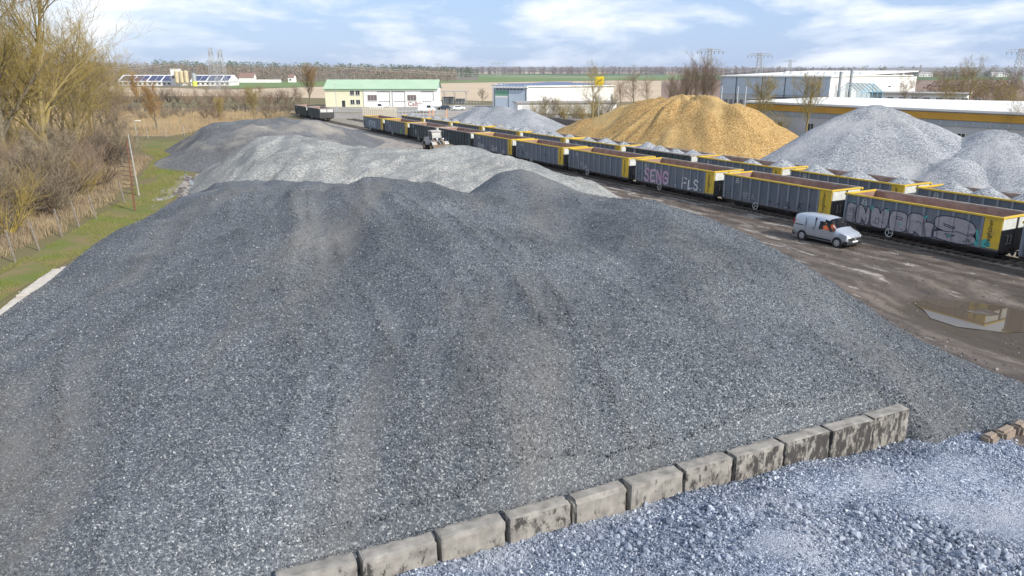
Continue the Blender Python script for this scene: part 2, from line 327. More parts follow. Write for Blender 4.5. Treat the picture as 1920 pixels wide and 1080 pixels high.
# rock
GD = [(0, (.042, .050, .060)), (.3, (.076, .086, .100)), (.65, (.113, .124, .137)), (.86, (.175, .188, .197)), (.95, (.255, .27, .275)), (1, (.39, .40, .395))]
M['g_dark'] = gravel_mat('dark crushed stone', GD, .042, (.18, .17, .155), .20, .6, .7, streak=(-.30, .30), tone=.22)
M['s_dark'] = stone_mat('dark stone chips', GD, (.18, .17, .155), .20, .5, streak=(-.30, .30), tone=.22)
GL = [(0, (.15, .155, .147)), (.4, (.25, .255, .24)), (.8, (.345, .345, .323)), (1, (.47, .465, .44))]
M['g_light'] = gravel_mat('pale grey chippings', GL, .09, (.13, .145, .155), .42, .75, .7, streak=(-.6, .22), tone=.22)
GF = [(0, (.075, .08, .085)), (.5, (.12, .125, .13)), (1, (.20, .20, .20))]
M['g_far'] = gravel_mat('dark grey grit', GF, .12, (.30, .275, .235), .11, .85, .5, tone=.2)
GB = [(0, (.13, .14, .155)), (.35, (.24, .252, .268)), (.75, (.33, .343, .36)), (1, (.47, .48, .49))]
M['g_grey'] = gravel_mat('blue grey ballast', GB, .10, (.47, .46, .45), .16, .6, .8, tone=.12)
M['g_load'] = gravel_mat('ballast load', GB, .12, None, bump=.7)
GO = [(0, (.14, .075, .025)), (.3, (.335, .195, .065)), (.7, (.49, .315, .115)), (1, (.64, .47, .22))]
M['g_chip'] = gravel_mat('golden wood chips', GO, .085, (.60, .43, .19), .12, .7, .9, tone=.22)
GBL = [(0, (.065, .082, .118)), (.3, (.145, .175, .23)), (.65, (.25, .285, .35)), (.9, (.38, .415, .48)), (1, (.60, .625, .66))]
M['g_blue'] = gravel_mat('blue grey crushed rock', GBL, .045, (.37, .385, .42), .30, .9, .8, tone=.2)
M['s_blue'] = stone_mat('blue grey rock lumps', GBL, (.41, .425, .46), .30, .55, tone=.2)
m = bpy.data.materials.new('puddle water'); m.use_nodes = True; b = m.node_tree.nodes['Principled BSDF']
b.inputs['Base Color'].default_value = (.10, .078, .055, 1); b.inputs['Roughness'].default_value = .03; b.inputs['IOR'].default_value = 1.33; b.inputs['Specular IOR Level'].default_value = .5; M['water'] = m

# ------------------------------------------------------------------ ground, fields, water
def sheet(name, pts, z, material, kind='structure'):
    me = bpy.data.meshes.new(name); bm = bmesh.new(); vsx = [bm.verts.new((p[0], p[1], z)) for p in pts]
    f = bm.faces.new(vsx); bm.normal_update()
    if f.normal.z < 0: f.normal_flip()
    bmesh.ops.triangulate(bm, faces=bm.faces[:]); bm.to_mesh(me); bm.free(); me.materials.append(material)
    o = obj(name, me); o['kind'] = kind; return o
def dig(o, x0, x1, y0, y1):
    "cut a rectangular opening into a flat sheet"
    bm = bmesh.new(); bm.from_mesh(o.data)
    for co, no in (((x0, 0, 0), (1, 0, 0)), ((x1, 0, 0), (1, 0, 0)), ((0, y0, 0), (0, 1, 0)), ((0, y1, 0), (0, 1, 0))): bmesh.ops.bisect_plane(bm, geom=bm.verts[:] + bm.edges[:] + bm.faces[:], plane_co=co, plane_no=no)
    bmesh.ops.delete(bm, geom=[f for f in bm.faces if x0 < f.calc_center_median().x < x1 and y0 < f.calc_center_median().y < y1], context='FACES'); bm.to_mesh(o.data); bm.free(); return o
HOL = (10, 46, 18, 58)
def hollow(x, y):
    dx, dy = x - S0[0], y - S0[1]; s_ = dx * DX + dy * DY; o_ = dx * DY - dy * DX
    r = math.hypot((s_ + 20.5) / 12.5, (o_ + 10.6) / 7.6); t = min(1, max(0, (1 - r) / .5)); return -.60 * t * t * (3 - 2 * t)
GR = sheet('ground', [(-16000, -300), (16000, -300), (16000, 18000), (-16000, 18000)], 0, M['meadow']); dig(GR, *HOL)
def wob(pts, amp, step, seed):
    "closed outline with an uneven edge"
    o = []
    for i, a in enumerate(pts):
        b = pts[(i + 1) % len(pts)]; a = Vector(a[:2]); b = Vector(b[:2]); n = max(1, int((b - a).length / step))
        for k in range(n):
            p = a.lerp(b, k / n); o.append((p.x + mnoise.noise((p.x * .7 / step, p.y * .7 / step, seed)) * amp, p.y + mnoise.noise((p.x * .7 / step, p.y * .7 / step, seed + 9.3)) * amp))
    return o
YD = sheet('yard', wob([(-30, -15), (60, -15), (90, 40), (70, 110), (40, 190), (0, 235), (-60, 232), (-52, 175), (-50, 130), (-38, 88), (-31.5, 66), (-29.5, 48), (-26, 30)], 1.2, 4, 1), .010, M['yard']); dig(YD, *HOL)
mb = MB(); nx, ny = 90, 100
mb.add([(HOL[0] + (HOL[1] - HOL[0]) * i / nx, HOL[2] + (HOL[3] - HOL[2]) * j / ny, .010 + hollow(HOL[0] + (HOL[1] - HOL[0]) * i / nx, HOL[2] + (HOL[3] - HOL[2]) * j / ny) + (.025 * mnoise.noise((i * .35, j * .35, 1)) if 2 < i < nx - 2 and 2 < j < ny - 2 else 0) * (hollow(HOL[0] + (HOL[1] - HOL[0]) * i / nx, HOL[2] + (HOL[3] - HOL[2]) * j / ny) < -.01)) for j in range(ny + 1) for i in range(nx + 1)], [(j * (nx + 1) + i, j * (nx + 1) + i + 1, (j + 1) * (nx + 1) + i + 1, (j + 1) * (nx + 1) + i) for j in range(ny) for i in range(nx)])
struct(mb.build('yard_hollow', M['yard'], None, True))
sheet('grass_verge', wob([(-26.5, 28), (-30, 48), (-31.5, 66), (-37.5, 86), (-50, 118), (-58, 138), (-75, 142), (-52, 112), (-42, 88), (-38.6, 73), (-35.5, 60), (-33, 48), (-30, 28)], .7, 3, 2), .018, M['grass'])
sheet('leaf_litter', wob([(-34, 20), (-36.4, 48), (-39, 62), (-43, 80), (-54, 112), (-76, 142), (-140, 150), (-110, 60), (-80, 20)], 1.2, 4, 3), .010, M['leaflitter'])
sheet('dirt_path', wob([(-36, 74), (-34.6, 74), (-36.2, 84), (-39.5, 92), (-41, 92), (-38, 84)], .5, 2, 4), .026, M['yard'])
sheet('reed_meadow', wob([(-66, 150), (-260, 150), (-330, 262), (-100, 262), (-70, 235)], 4, 14, 5), .03, M['reed'])
sheet('forecourt', wob([(-72, 236), (-10, 236), (10, 250), (5, 285), (-66, 285)], 1, 8, 6), .03, M['asphalt'])
def pxpoly(l): return [px(u, v) for u, v in l]
sheet('stubble_field', pxpoly([(-200, 182), (420, 180), (590, 184), (850, 188), (1000, 192), (1320, 190), (1320, 152), (1150, 151), (830, 156), (560, 164), (440, 168), (200, 162), (-200, 160)]), .05, M['stubble'])
sheet('crop_field', pxpoly([(430, 166), (560, 163.5), (830, 155.5), (1150, 150.5), (1560, 149), (1560, 141), (900, 139.5), (430, 147), (400, 155)]), .08, M['green_field'])
sheet('far_crop_field', pxpoly([(820, 140.5), (1250, 143.5), (1250, 138.6), (820, 138.3)]), .14, M['dark_field'])
sheet('crop_strip', pxpoly([(1330, 150), (2100, 150), (2100, 141.5), (1330, 140.5)]), .17, M['dark_field'])
sheet('ploughed_field', pxpoly([(1240, 196), (2300, 196), (2300, 150.5), (1240, 152.5)]), .11, M['plough'])
sheet('pale_field', pxpoly([(430, 139), (1300, 138), (1300, 135.2), (430, 135.2)]), .24, M['stubble'])
def ridge(name, u0, u1, Y, prof, depth, material):
    "a rise of the land, its skyline given by height along the photo's width"
    nx, ny = 70, 10; vv = []
    for j in range(ny + 1):
        for i in range(nx + 1):
            u = u0 + (u1 - u0) * i / nx; f = j / ny
            h = np.interp(u, [p[0] for p in prof], [p[1] for p in prof]) * math.sin(math.pi * f) ** .8
            h += mnoise.noise((u * .03, f * 2, 3.1)) * h * .18
            y = Y + depth * f; vv.append(((u - 960) / FPX * y * 1.03, y, h - .5))
    ff = [(j * (nx + 1) + i, j * (nx + 1) + i + 1, (j + 1) * (nx + 1) + i + 1, (j + 1) * (nx + 1) + i) for j in range(ny) for i in range(nx)]
    me = bpy.data.meshes.new(name); me.from_pydata(vv, [], ff); me.materials.append(material); return struct(obj(name, me, None, True))
ridge('wooded_hill', -400, 900, 900, [(-400, 18), (200, 17), (450, 12), (700, 8), (900, 1)], 900, M['hill'])
ridge('hills', -900, 2900, 5200, [(-900, 38), (600, 40), (900, 38), (1300, 34), (1500, 30), (1800, 36), (2900, 40)], 2500, M['hill'])

# ------------------------------------------------------------------ heaps
def tps(P, q):
    "thin plate spline through control points P (x, y, z), evaluated at q"
    P = np.array(P, float); xy = P[:, :2] / 10; n = len(P)
    def U(r2): return np.where(r2 > 1e-12, .5 * r2 * np.log(np.maximum(r2, 1e-12)), 0)
    K = U(((xy[:, None] - xy[None]) ** 2).sum(-1)) + np.eye(n) * .02
    A = np.zeros((n + 3, n + 3)); A[:n, :n] = K; A[:n, n] = 1; A[:n, n + 1:] = xy; A[n, :n] = 1; A[n + 1:, :n] = xy.T
    w = np.linalg.solve(A, np.r_[P[:, 2], 0, 0, 0]); o = np.zeros(len(q)); qq = q / 10
    for i in range(0, len(q), 20000):
        c = qq[i:i + 20000]; o[i:i + 20000] = U(((c[:, None] - xy[None]) ** 2).sum(-1)) @ w[:n] + w[n] + c @ w[n + 1:]
    return o
def vnoise(x, y, s, seed):
    "smooth value noise on arrays"
    x = x / s + seed * 17.3; y = y / s - seed * 9.7; xi = np.floor(x); yi = np.floor(y); fx = x - xi; fy = y - yi
    fx = fx * fx * (3 - 2 * fx); fy = fy * fy * (3 - 2 * fy)
    def h(a, b): v = np.sin(a * 127.1 + b * 311.7 + seed * 74.7) * 43758.5453; return v - np.floor(v)
    return ((h(xi, yi) * (1 - fx) + h(xi + 1, yi) * fx) * (1 - fy) + (h(xi, yi + 1) * (1 - fx) + h(xi + 1, yi + 1) * fx) * fy) * 2 - 1
def fbm(x, y, s, seed, o=4):
    r = 0; a = 1
    for k in range(o): r = r + a * vnoise(x, y, s / 2 ** k, seed + k); a *= .5
    return r
def surface(name, fn, x0, x1, y0, y1, step, material, parent=None, zmin=-.35, keep=None):
    xs = np.arange(x0, x1 + step, step); ys = np.arange(y0, y1 + step, step); X, Y = np.meshgrid(xs, ys)
    Z = fn(X.ravel(), Y.ravel()); nx = len(xs); ny = len(ys)
    ok = Z > zmin
    if keep is not None: ok &= keep(X.ravel(), Y.ravel())
    i = (np.arange(ny - 1)[:, None] * nx + np.arange(nx - 1)[None]).ravel(); q = np.stack([i, i + 1, i + 1 + nx, i + nx], 1)
    q = q[ok[q].any(1)]; used = np.unique(q); rem = -np.ones(len(Z), int); rem[used] = np.arange(len(used))
    co = np.stack([X.ravel(), Y.ravel(), np.maximum(Z, zmin - .3)], 1)[used]
    me = bpy.data.meshes.new(name); me.from_pydata(co.tolist(), [], rem[q].tolist()); me.materials.append(material)
    return obj(name, me, parent, True)
def P(u, v, z): p = px(u, v, z); return (p.x, p.y, z)
WALL0, WALL1 = px(548, 1082, 1.3), px(1702, 763, 1.3)
wd = (WALL1 - WALL0); WLEN = wd.xy.length; WD = Vector((wd.x, wd.y, 0)).normalized(); WN = Vector((-WD.y, WD.x, 0))   # WN points into the dark heap
def wallside(x, y): return (x - WALL0.x) * WN.x + (y - WALL0.y) * WN.y
def wallpos(x, y): return (x - WALL0.x) * WD.x + (y - WALL0.y) * WD.y
C1 = []
for k in range(-6, 13):
    p = WALL0.lerp(WALL1, k / 12); C1.append((p.x, p.y, 1.12)); q = p - WN * 2.2; C1.append((q.x, q.y, -.6))
for p in [(-26.4, 36, 0), (-27.9, 42, 0), (-29.4, 48, 0), (-31, 57, 0), (-32.5, 66, 0), (-33, 76, 0), (-25, 28, 0)]: C1 += [p, (p[0] - 3, p[1], -1.7)]
C1 += [(-21, 34, 2.9), (-22.5, 44, 3.4), (-25, 56, 3.2), (-26, 66, 2.4), (-18, 24, 2.8), (-14, 16, 2.0), (-10, 12, 1.3), (-20, 14, 1.5)]
C1 += [P(*a) for a in [(250, 900, 2.3), (250, 700, 3.2), (300, 540, 3.8), (700, 850, 2.6), (700, 700, 3.5), (700, 560, 4.1), (700, 450, 4.6), (400, 440, 4.0),
    (420, 364, 3.5), (550, 362, 4.3), (620, 366, 4.5), (700, 356, 4.75), (800, 353, 4.85), (860, 360, 4.75), (1000, 640, 3.9), (960, 470, 4.5), (1000, 800, 2.9), (1190, 380, 4.3), (1340, 413, 3.9), (1080, 450, 3.95), (900, 420, 4.65),
    (1250, 500, 4.2), (1300, 640, 3.4), (1480, 640, 2.3), (1450, 760, 2.2), (1620, 740, 1.7), (1760, 818, .05), (1830, 806, .0), (1780, 740, .8)]]
for p in [(18.1, 45.2), (19.4, 38), (20.3, 31), (23.5, 26)]: C1 += [(*p, 0), (p[0] + 3, p[1] + .6, -1.7)]
C1 += [(16.8, 50.5, 0), (17, 55, -1.5), (-.6, 56.5, 4.75), (1.6, 54.5, 4.85), (4.6, 52, 4.1), (-3.4, 53, 3.6), (.6, 47.5, 3.75), (4, 45, 3.8), (-6, 58, 2.6), (0, 63, 2.0), (-10, 63, 2.2), (9, 56, 1.2), (-20, 70, 1.6), (-10, 74, -1), (5, 67, -1), (-22, 82, -1), (-33, 84, -1.5), (13, 60, -1.5)]
C1 += [(25, 22.5, -.8), (19, 21.8, -.8)]
def f_dark(x, y):
    z = tps(C1, np.stack([x, y], 1)); m = np.clip(z / 2, 0, 1)
    # furrows left by stone running down from the crest
    a = x * .95 + y * .26 + 1.6 * vnoise(x, y, 10, 5)
    up = np.clip((y - 20) / 14, .3, 1)
    z = z + m * (.42 * up * fbm(x, y, 7, 1, 4) + 1.05 * up * (.5 - np.abs(vnoise(a, y * .12, 3.4, 3))) + .26 * (.5 - np.abs(vnoise(a, y * .2, 1.3, 13))) + .03 * fbm(x, y, .7, 8, 2))
    ws = wallside(x, y); wp = wallpos(x, y)
    z = np.where((ws < .75) & (wp < WLEN + .1), np.minimum(z, 1.18), z)
    lim = .08 + .72 * np.maximum(0, ws - .1 + .85 * (wp - WLEN + .3))        # stone spilling round the wall's free end
    z = np.where((wp > WLEN - .4) & (ws < 3), np.minimum(z, np.maximum(lim, np.where(wp > WLEN + 3, z, -9))), z)
    return np.where((ws < .1) & (wp < WLEN + .05), -.6, z)
dark_heap = thing('gravel_heap', 'huge dark blue grey gravel heap filling the yard behind the concrete block wall', 'gravel heap', (0, 30, 0))
def at_parent(o, p): o.parent = p; o.matrix_parent_inverse = Matrix.Translation(-Vector(p.location)); return o
keepw = lambda x, y: ~((wallside(x, y) < -.4) & (wallpos(x, y) < WLEN - 1.2))
chipw = lambda x, y: (wallside(x, y) > .42) | (wallpos(x, y) > WLEN + .25)
at_parent(surface('heap_surface', f_dark, -44, 30, 3, 86, .33, M['g_dark'], None, keep=keepw), dark_heap)

C2 = [P(*a) for a in [(365, 345, 0), (372, 330, .5), (400, 312, 1.4), (440, 288, 3.2), (480, 262, 4.95), (515, 266, 4.9), (560, 283, 4.3), (640, 290, 4.0), (720, 285, 3.8), (790, 286, 3.5), (840, 285, 3.45), (885, 278, 3.75), (910, 282, 3.65),
    (960, 296, 3.3), (1040, 318, 2.5), (1100, 341, 1.5), (1140, 360, .7), (1172, 378, 0), (500, 310, 3.4), (500, 345, 2.0), (430, 345, 1.2), (620, 325, 3.0), (650, 350, 2.1), (760, 315, 3.3), (800, 345, 2.3), (900, 320, 3.0), (950, 345, 2.0), (1050, 350, 1.6), (1000, 340, 2.2)]]
C2 += [(-44, 100, -2), (-30, 99, -.4), (-18, 98, .5), (-8, 98, .2), (2, 94, -.8), (9, 84, -1.2), (15, 73, -1.5), (-40, 88, -1.2), (-42, 80, -2), (-46, 62, -3), (-50, 90, -3), (-41, 70, -2), (-37, 76, -1), (-30, 106, -2), (-5, 106, -2), (-15, 106, -2), (-36, 68, -1), (-30, 64, -.3), (-20, 62, .2), (0, 58, .5), (12, 62, .3), (8, 64, 1.0)]
def f_light(x, y):
    z = tps(C2, np.stack([x, y], 1)); m = np.clip(z / 2, 0, 1)
    return z + m * (.26 * fbm(x, y, 5, 21, 4) + .5 * (.5 - np.abs(vnoise(x * .85 - y * .5, y * .2, 2.6, 23))) + .3 * (.5 - np.abs(vnoise(x * .85 - y * .5 + .6 * vnoise(x, y, 3, 25), y * .35, 1.1, 24))) + .1 * fbm(x, y, 1.2, 26, 2))
h = thing('gravel_heap', 'pale grey green chippings heap with a sharp peak, between two darker heaps', 'gravel heap', (-10, 85, 0))
at_parent(surface('heap_surface', f_light, -45, 18, 60, 110, .32, M['g_light'], None), h)
C3 = [P(*a) for a in [(325, 291, 0), (345, 268, 1.8), (385, 238, 4.0), (450, 233, 4.3), (500, 228, 4.6), (560, 230, 4.5), (590, 226, 4.8), (640, 240, 3.7), (668, 262, 1.9), (697, 281, 0), (480, 262, 3.6), (560, 262, 3.3), (620, 268, 2.2), (420, 300, 1.0), (400, 270, 2.6), (350, 322, 0), (520, 290, 1.5)]]
C3 += [(-44, 86, -2.5), (-38, 90, -2), (-56, 98, -2.5), (-50, 90, -3), (-25, 92, -2), (-62, 112, -2), (-60, 128, -1), (-50, 150, -1.5), (-30, 155, -1.5), (-18, 140, -1.5), (-16, 120, -1.5), (-48, 92, -1.5), (-30, 104, 0), (-40, 140, 2.5), (-34, 140, 2.5)]
def f_far(x, y):
    z = tps(C3, np.stack([x, y], 1)); m = np.clip(z / 2, 0, 1)
    return z + m * (.3 * fbm(x, y, 6, 31, 4) + .7 * (.5 - np.abs(vnoise(x + .8 * vnoise(x, y, 4, 35), y * .3, 3.2, 33))) + .14 * fbm(x, y, 1.4, 36, 2))
h = thing('gravel_heap', 'dark grey grit heap with a pale scooped face, beside the grass verge', 'gravel heap', (-40, 122, 0))
at_parent(surface('heap_surface', f_far, -66, -14, 90, 158, .6, M['g_far'], None), h)
def cones(L, amp, seed, sc=5.0, gul=0.0):
    def fn(x, y):
        z = np.full(x.shape, -3.0)
        for cx, cy, hh, rx, ry, rot in L:
            c, s = math.cos(rot), math.sin(rot); dx = (x - cx) * c + (y - cy) * s; dy = -(x - cx) * s + (y - cy) * c
            a = np.arctan2(dy, dx); d = np.sqrt((dx / rx) ** 2 + (dy / ry) ** 2 + .02) - .09; d = d * (1 + .06 * np.sin(a * 3 + seed) + .04 * np.sin(a * 7 + seed * 2))
            zz = hh * (1 - d); k = .35; hx = np.clip(.5 + .5 * (zz - z) / k, 0, 1); z = z * (1 - hx) + zz * hx + k * hx * (1 - hx)
        m = np.clip(z / 1.5, 0, 1); g = 0
        if gul: cx, cy = L[0][:2]; a = np.arctan2(y - cy, x - cx); g = gul * vnoise(a * 9, np.hypot(x - cx, y - cy) * .12, 1.0, seed + 4)
        return z + m * (amp * fbm(x, y, sc, seed, 4) + g)
    return fn
def cone_heap(label, L, amp, seed, material, step, gul=0.0, cat='gravel heap', name='gravel_heap'):
    h = thing(name, label, cat, (L[0][0], L[0][1], 0)); x0 = min(l[0] - max(l[3:5]) for l in L) - 1; x1 = max(l[0] + max(l[3:5]) for l in L) + 1; y0 = min(l[1] - max(l[3:5]) for l in L) - 1; y1 = max(l[1] + max(l[3:5]) for l in L) + 1
    at_parent(surface('heap_surface', cones(L, amp, seed, gul=gul), x0, x1, y0, y1, step, material, None), h); return h
ang = math.atan2(DY, DX)
cone_heap('tall golden brown wood chip heap beyond the loaded wagons', [(25, 113, 9.6, 15, 14, ang), (28, 109.5, 9.7, 14, 13.5, ang), (21.5, 116.5, 9.1, 14, 13, ang), (18, 120, 7.6, 13, 12, ang), (14, 123.5, 5.6, 11, 10, ang), (8.5, 127.5, 2.8, 9, 6, ang), (31, 106.5, 8.6, 12.5, 13, ang)], .35, 41, M['g_chip'], .4, .5, 'wood chip heap', 'wood_chip_heap')
cone_heap('large pale blue grey ballast heap with a high peak beside the wood chips', [(40.8, 86, 9.1, 15, 14, 0), (44.5, 84, 7.5, 13, 12.5, 0), (47.5, 82, 5.6, 11, 11, 0), (45, 75.5, 4.4, 8, 7, .4)], .22, 51, M['g_grey'], .35, .18)
cone_heap('smaller rounded pale ballast heap leaning against the high ballast heap', [(50.8, 80, 6.9, 11.5, 12.5, .3), (51, 71.5, 3.0, 8, 6.5, .2)], .15, 57, M['g_grey'], .35, .12)
cone_heap('low broad grey gravel heap in front of the blue grey hall', [(-2.5, 170, 5.1, 17, 10, ang), (-6.5, 172, 4.9, 14, 9, ang), (2.5, 166, 4.6, 13, 9, ang)], .12, 61, M['g_grey'], .5)
# foreground rock
C5 = []
for k, z in ((-4, .75), (0, .72), (2, .70), (4, .66), (6, .6), (8, .5), (10, .38), (11, .28), (12, .1)):
    p = WALL0.lerp(WALL1, k / 12) - WN * .62; C5.append((p.x, p.y, z))
C5 += [P(*a) for a in [(1760, 828, .12), (1830, 822, .1), (1900, 830, -.1), (1560, 888, 1.0), (1480, 905, 1.15), (1430, 930, 1.0), (1640, 868, .9), (1760, 845, .75), (1540, 945, .55), (1660, 940, .5), (1880, 890, .3), (1915, 970, .4), (1780, 940, .4), (1700, 990, 1.25), (1840, 1040, 1.15),
    (1560, 975, 1.35), (1400, 985, 1.25), (1250, 1010, 1.0), (1100, 1050, .9), (1300, 1060, 1.2), (1550, 1060, 1.35), (1700, 1070, 1.0), (900, 1078, .65), (1880, 1075, 1.3)]]
C5 += [(22, 20, -.6), (20, 14, .2), (15, 9, 1.0), (5, 9, 1.4), (-4, 9, 1.0), (10, 6, 1.2), (24, 22.5, -.8), (0, 4, 1.2)]
def f_blue(x, y):
    z = tps(C5, np.stack([x, y], 1)); return z + .10 * fbm(x, y, 1.8, 71, 4)
blue_heap = thing('rock_heap', 'blue grey crushed rock heap banked up before the concrete block wall', 'rock heap', (8, 14, 0))
keepb = lambda x, y: (wallside(x, y) < -.12) | (wallpos(x, y) > WLEN + .02)
at_parent(surface('heap_surface', f_blue, -10, 28, 4, 27, .14, M['g_blue'], None, zmin=-.3, keep=keepb), blue_heap)

def lump_mesh(seed, n=1, sq=.35):
    bm = bmesh.new(); bmesh.ops.create_icosphere(bm, subdivisions=n, radius=1); r = random.Random(seed)
    ax = [r.uniform(.7, 1.15), r.uniform(.6, 1.0), r.uniform(.5, .85)]
    for v in bm.verts:
        k = 1 + r.uniform(-sq, sq) * .6; v.co = Vector((v.co.x * ax[0], v.co.y * ax[1], v.co.z * ax[2])) * k
    me = bpy.data.meshes.new('stone'); bm.to_mesh(me); bm.free(); return me
def scatter(name, pts, sizes, material, parent, seed):
    "stones nobody could count: one point per stone, a lump set on each by geometry nodes"
    r = np.random.default_rng(seed); n = len(pts); me = bpy.data.meshes.new(name); me.vertices.add(n); me.vertices.foreach_set('co', np.asarray(pts, np.float32).ravel())
    a = me.attributes.new('rot', 'FLOAT_VECTOR', 'POINT'); a.data.foreach_set('vector', (r.random((n, 3)) * 6.283).astype(np.float32).ravel())
    a = me.attributes.new('scl', 'FLOAT', 'POINT'); a.data.foreach_set('value', np.asarray(sizes, np.float32))
    a = me.attributes.new('pick', 'INT', 'POINT'); a.data.foreach_set('value', r.integers(0, 4, n).astype(np.int32))
    me.materials.append(material); o = obj(name, me); o['kind'] = 'stuff'
    if parent: at_parent(o, parent)
    g = bpy.data.node_groups.new(name, 'GeometryNodeTree'); g.interface.new_socket('Geometry', in_out='INPUT', socket_type='NodeSocketGeometry'); g.interface.new_socket('Geometry', in_out='OUTPUT', socket_type='NodeSocketGeometry')
    gi = g.nodes.new('NodeGroupInput'); go = g.nodes.new('NodeGroupOutput'); ip = g.nodes.new('GeometryNodeInstanceOnPoints'); jn = g.nodes.new('GeometryNodeJoinGeometry')
    def attr(nm, ty):
        q = g.nodes.new('GeometryNodeInputNamedAttribute'); q.data_type = ty; q.inputs[0].default_value = nm; return q.outputs[0]
    for k in range(4):
        ic = g.nodes.new('GeometryNodeMeshIcoSphere'); ic.inputs['Radius'].default_value = 1; ic.inputs['Subdivisions'].default_value = 1
        sp = g.nodes.new('GeometryNodeSetPosition'); g.links.new(ic.outputs[0], sp.inputs[0])
        nz = g.nodes.new('ShaderNodeTexNoise'); nz.noise_dimensions = '4D'; nz.inputs['W'].default_value = k * 3.7 + seed; nz.inputs['Scale'].default_value = 1.3
        sb = g.nodes.new('ShaderNodeVectorMath'); sb.operation = 'SUBTRACT'; sb.inputs[1].default_value = (.5, .5, .5); g.links.new(nz.outputs['Color'], sb.inputs[0])
        sc = g.nodes.new('ShaderNodeVectorMath'); sc.operation = 'SCALE'; sc.inputs[3].default_value = 1.9; g.links.new(sb.outputs[0], sc.inputs[0]); g.links.new(sc.outputs[0], sp.inputs['Offset'])
        tf = g.nodes.new('GeometryNodeTransform'); g.links.new(sp.outputs[0], tf.inputs[0]); tf.inputs['Scale'].default_value = (1.05, .8 + .05 * k, .62)
        sm = g.nodes.new('GeometryNodeSetMaterial'); sm.inputs['Material'].default_value = material; g.links.new(tf.outputs[0], sm.inputs[0])
        gt = g.nodes.new('GeometryNodeGeometryToInstance'); g.links.new(sm.outputs[0], gt.inputs[0]); g.links.new(gt.outputs[0], jn.inputs[0])
    g.links.new(gi.outputs[0], ip.inputs['Points']); g.links.new(jn.outputs[0], ip.inputs['Instance']); ip.inputs['Pick Instance'].default_value = True
    g.links.new(attr('pick', 'INT'), ip.inputs['Instance Index']); g.links.new(attr('rot', 'FLOAT_VECTOR'), ip.inputs['Rotation']); g.links.new(attr('scl', 'FLOAT'), ip.inputs['Scale']); g.links.new(ip.outputs[0], go.inputs[0])
    md = o.modifiers.new('stones', 'NODES'); md.node_group = g; return o
def infrustum(x, y, z, mgn=1.12):
    dep = y * CP - (z - HCAM) * SP; u = x / np.maximum(dep, .1) * FPX / 960; return (np.abs(u) < mgn) & (dep > 3)
# dark heap: chips thin out with distance, where the material's own cells take over
n = 760000; x = RNG.uniform(-32, 25, n); y = 8 + 44 * RNG.random(n) ** 1.25; z = f_dark(x, y)
k = infrustum(x, y, z) & (z > .03) & chipw(x, y) & (RNG.random(n) < np.clip(1.25 - y / 60, .25, 1)); x, y, z = x[k], y[k], z[k]
sz = RNG.lognormal(math.log(.0188), .36, len(x)).clip(.010, .06)
scatter('loose_chips', np.stack([x, y, z + sz * .25], 1), sz, M['s_dark'], dark_heap, 3)
n = 60000; x = RNG.uniform(-34, 25, n); y = RNG.uniform(14, 72, n); z = f_dark(x, y)
k = infrustum(x, y, z) & (z < .03) & (z > -1.0) & (RNG.random(n) < np.exp(z * 4.0)) & chipw(x, y) & (wallside(x, y) > -.5) | (infrustum(x, y, z) & (z < .03) & (z > -.9) & (x > 15) & (RNG.random(n) < np.exp(z * 4.0)) & chipw(x, y)); x, y = x[k], y[k]
sz = RNG.lognormal(math.log(.024), .4, len(x)).clip(.01, .07); hz_ = np.array([hollow(a, b) for a, b in zip(x, y)]); scatter('spilled_chips', np.stack([x, y, .012 + hz_ + sz * .3], 1), sz, M['s_dark'], dark_heap, 9)
n = 260000; x = RNG.uniform(-6, 25, n); y = RNG.uniform(8.5, 26, n); z = f_blue(x, y)
FIN = [P(1800, 895, .4), P(1640, 905, .8), P(1880, 985, .4), P(1560, 915, .9), P(1740, 945, .45), P(1450, 1040, 1.2)]
fine = np.max([np.exp(-((x - a) ** 2 + (y - b) ** 2) / (2 * rr ** 2)) for (a, b, _), rr in zip(FIN, (1.5, .8, 1.2, .7, 1.2, .7))], 0)
band = np.clip(fbm(x, y, 2.2, 75, 3) * 1.1 + .5 * (z - .95), -.6, 1)
k = infrustum(x, y, z) & (z > -.05) & keepb(x, y) & (RNG.random(n) < .55 + .4 * np.clip(-band, -.6, .6)); x, y, z, band, fine = x[k], y[k], z[k], band[k], fine[k]
sz = (RNG.lognormal(math.log(.028), .45, len(x)) * (.85 + 1.3 * np.clip(band, 0, 1)) * (1 - .66 * fine)).clip(.009, .12)
scatter('loose_rock', np.stack([x, y, z + sz * .3], 1), sz, M['s_blue'], blue_heap, 5)
n = 26000; x = RNG.uniform(8, 36, n); y = RNG.uniform(22, 110, n); dx, dy = x - S0[0], y - S0[1]; os_ = dx * DY - dy * DX
k = (os_ < -.3) & (f_dark(x, y) < -.05) & (f_light(x, y) < -.05) & (fbm(x, y, 3, 91, 3) > RNG.uniform(-1, 1.1, n)); x, y = x[k], y[k]; sz = RNG.lognormal(math.log(.022), .5, len(x)).clip(.008, .09)
hz_ = np.array([hollow(a, b) for a, b in zip(x, y)]); tag(scatter('yard_grit', np.stack([x, y, .008 + hz_ + sz * .2], 1), sz, stone_mat('muddy grit', [(0, (.05, .042, .036)), (.6, (.15, .125, .105)), (1, (.36, .33, .30))]), None, 11), 'loose muddy grit strewn over the yard', 'grit')
LUMPS = [lump_mesh(s, 1, .4) for s in range(10)]
M['s_lump'] = stone_mat('blue grey rock pieces', [(0, (.08, .10, .14)), (.5, (.19, .22, .28)), (1, (.36, .39, .44))])
for me in LUMPS: me.materials.append(M['s_lump'])
cnt = 0; r = random.Random(4)
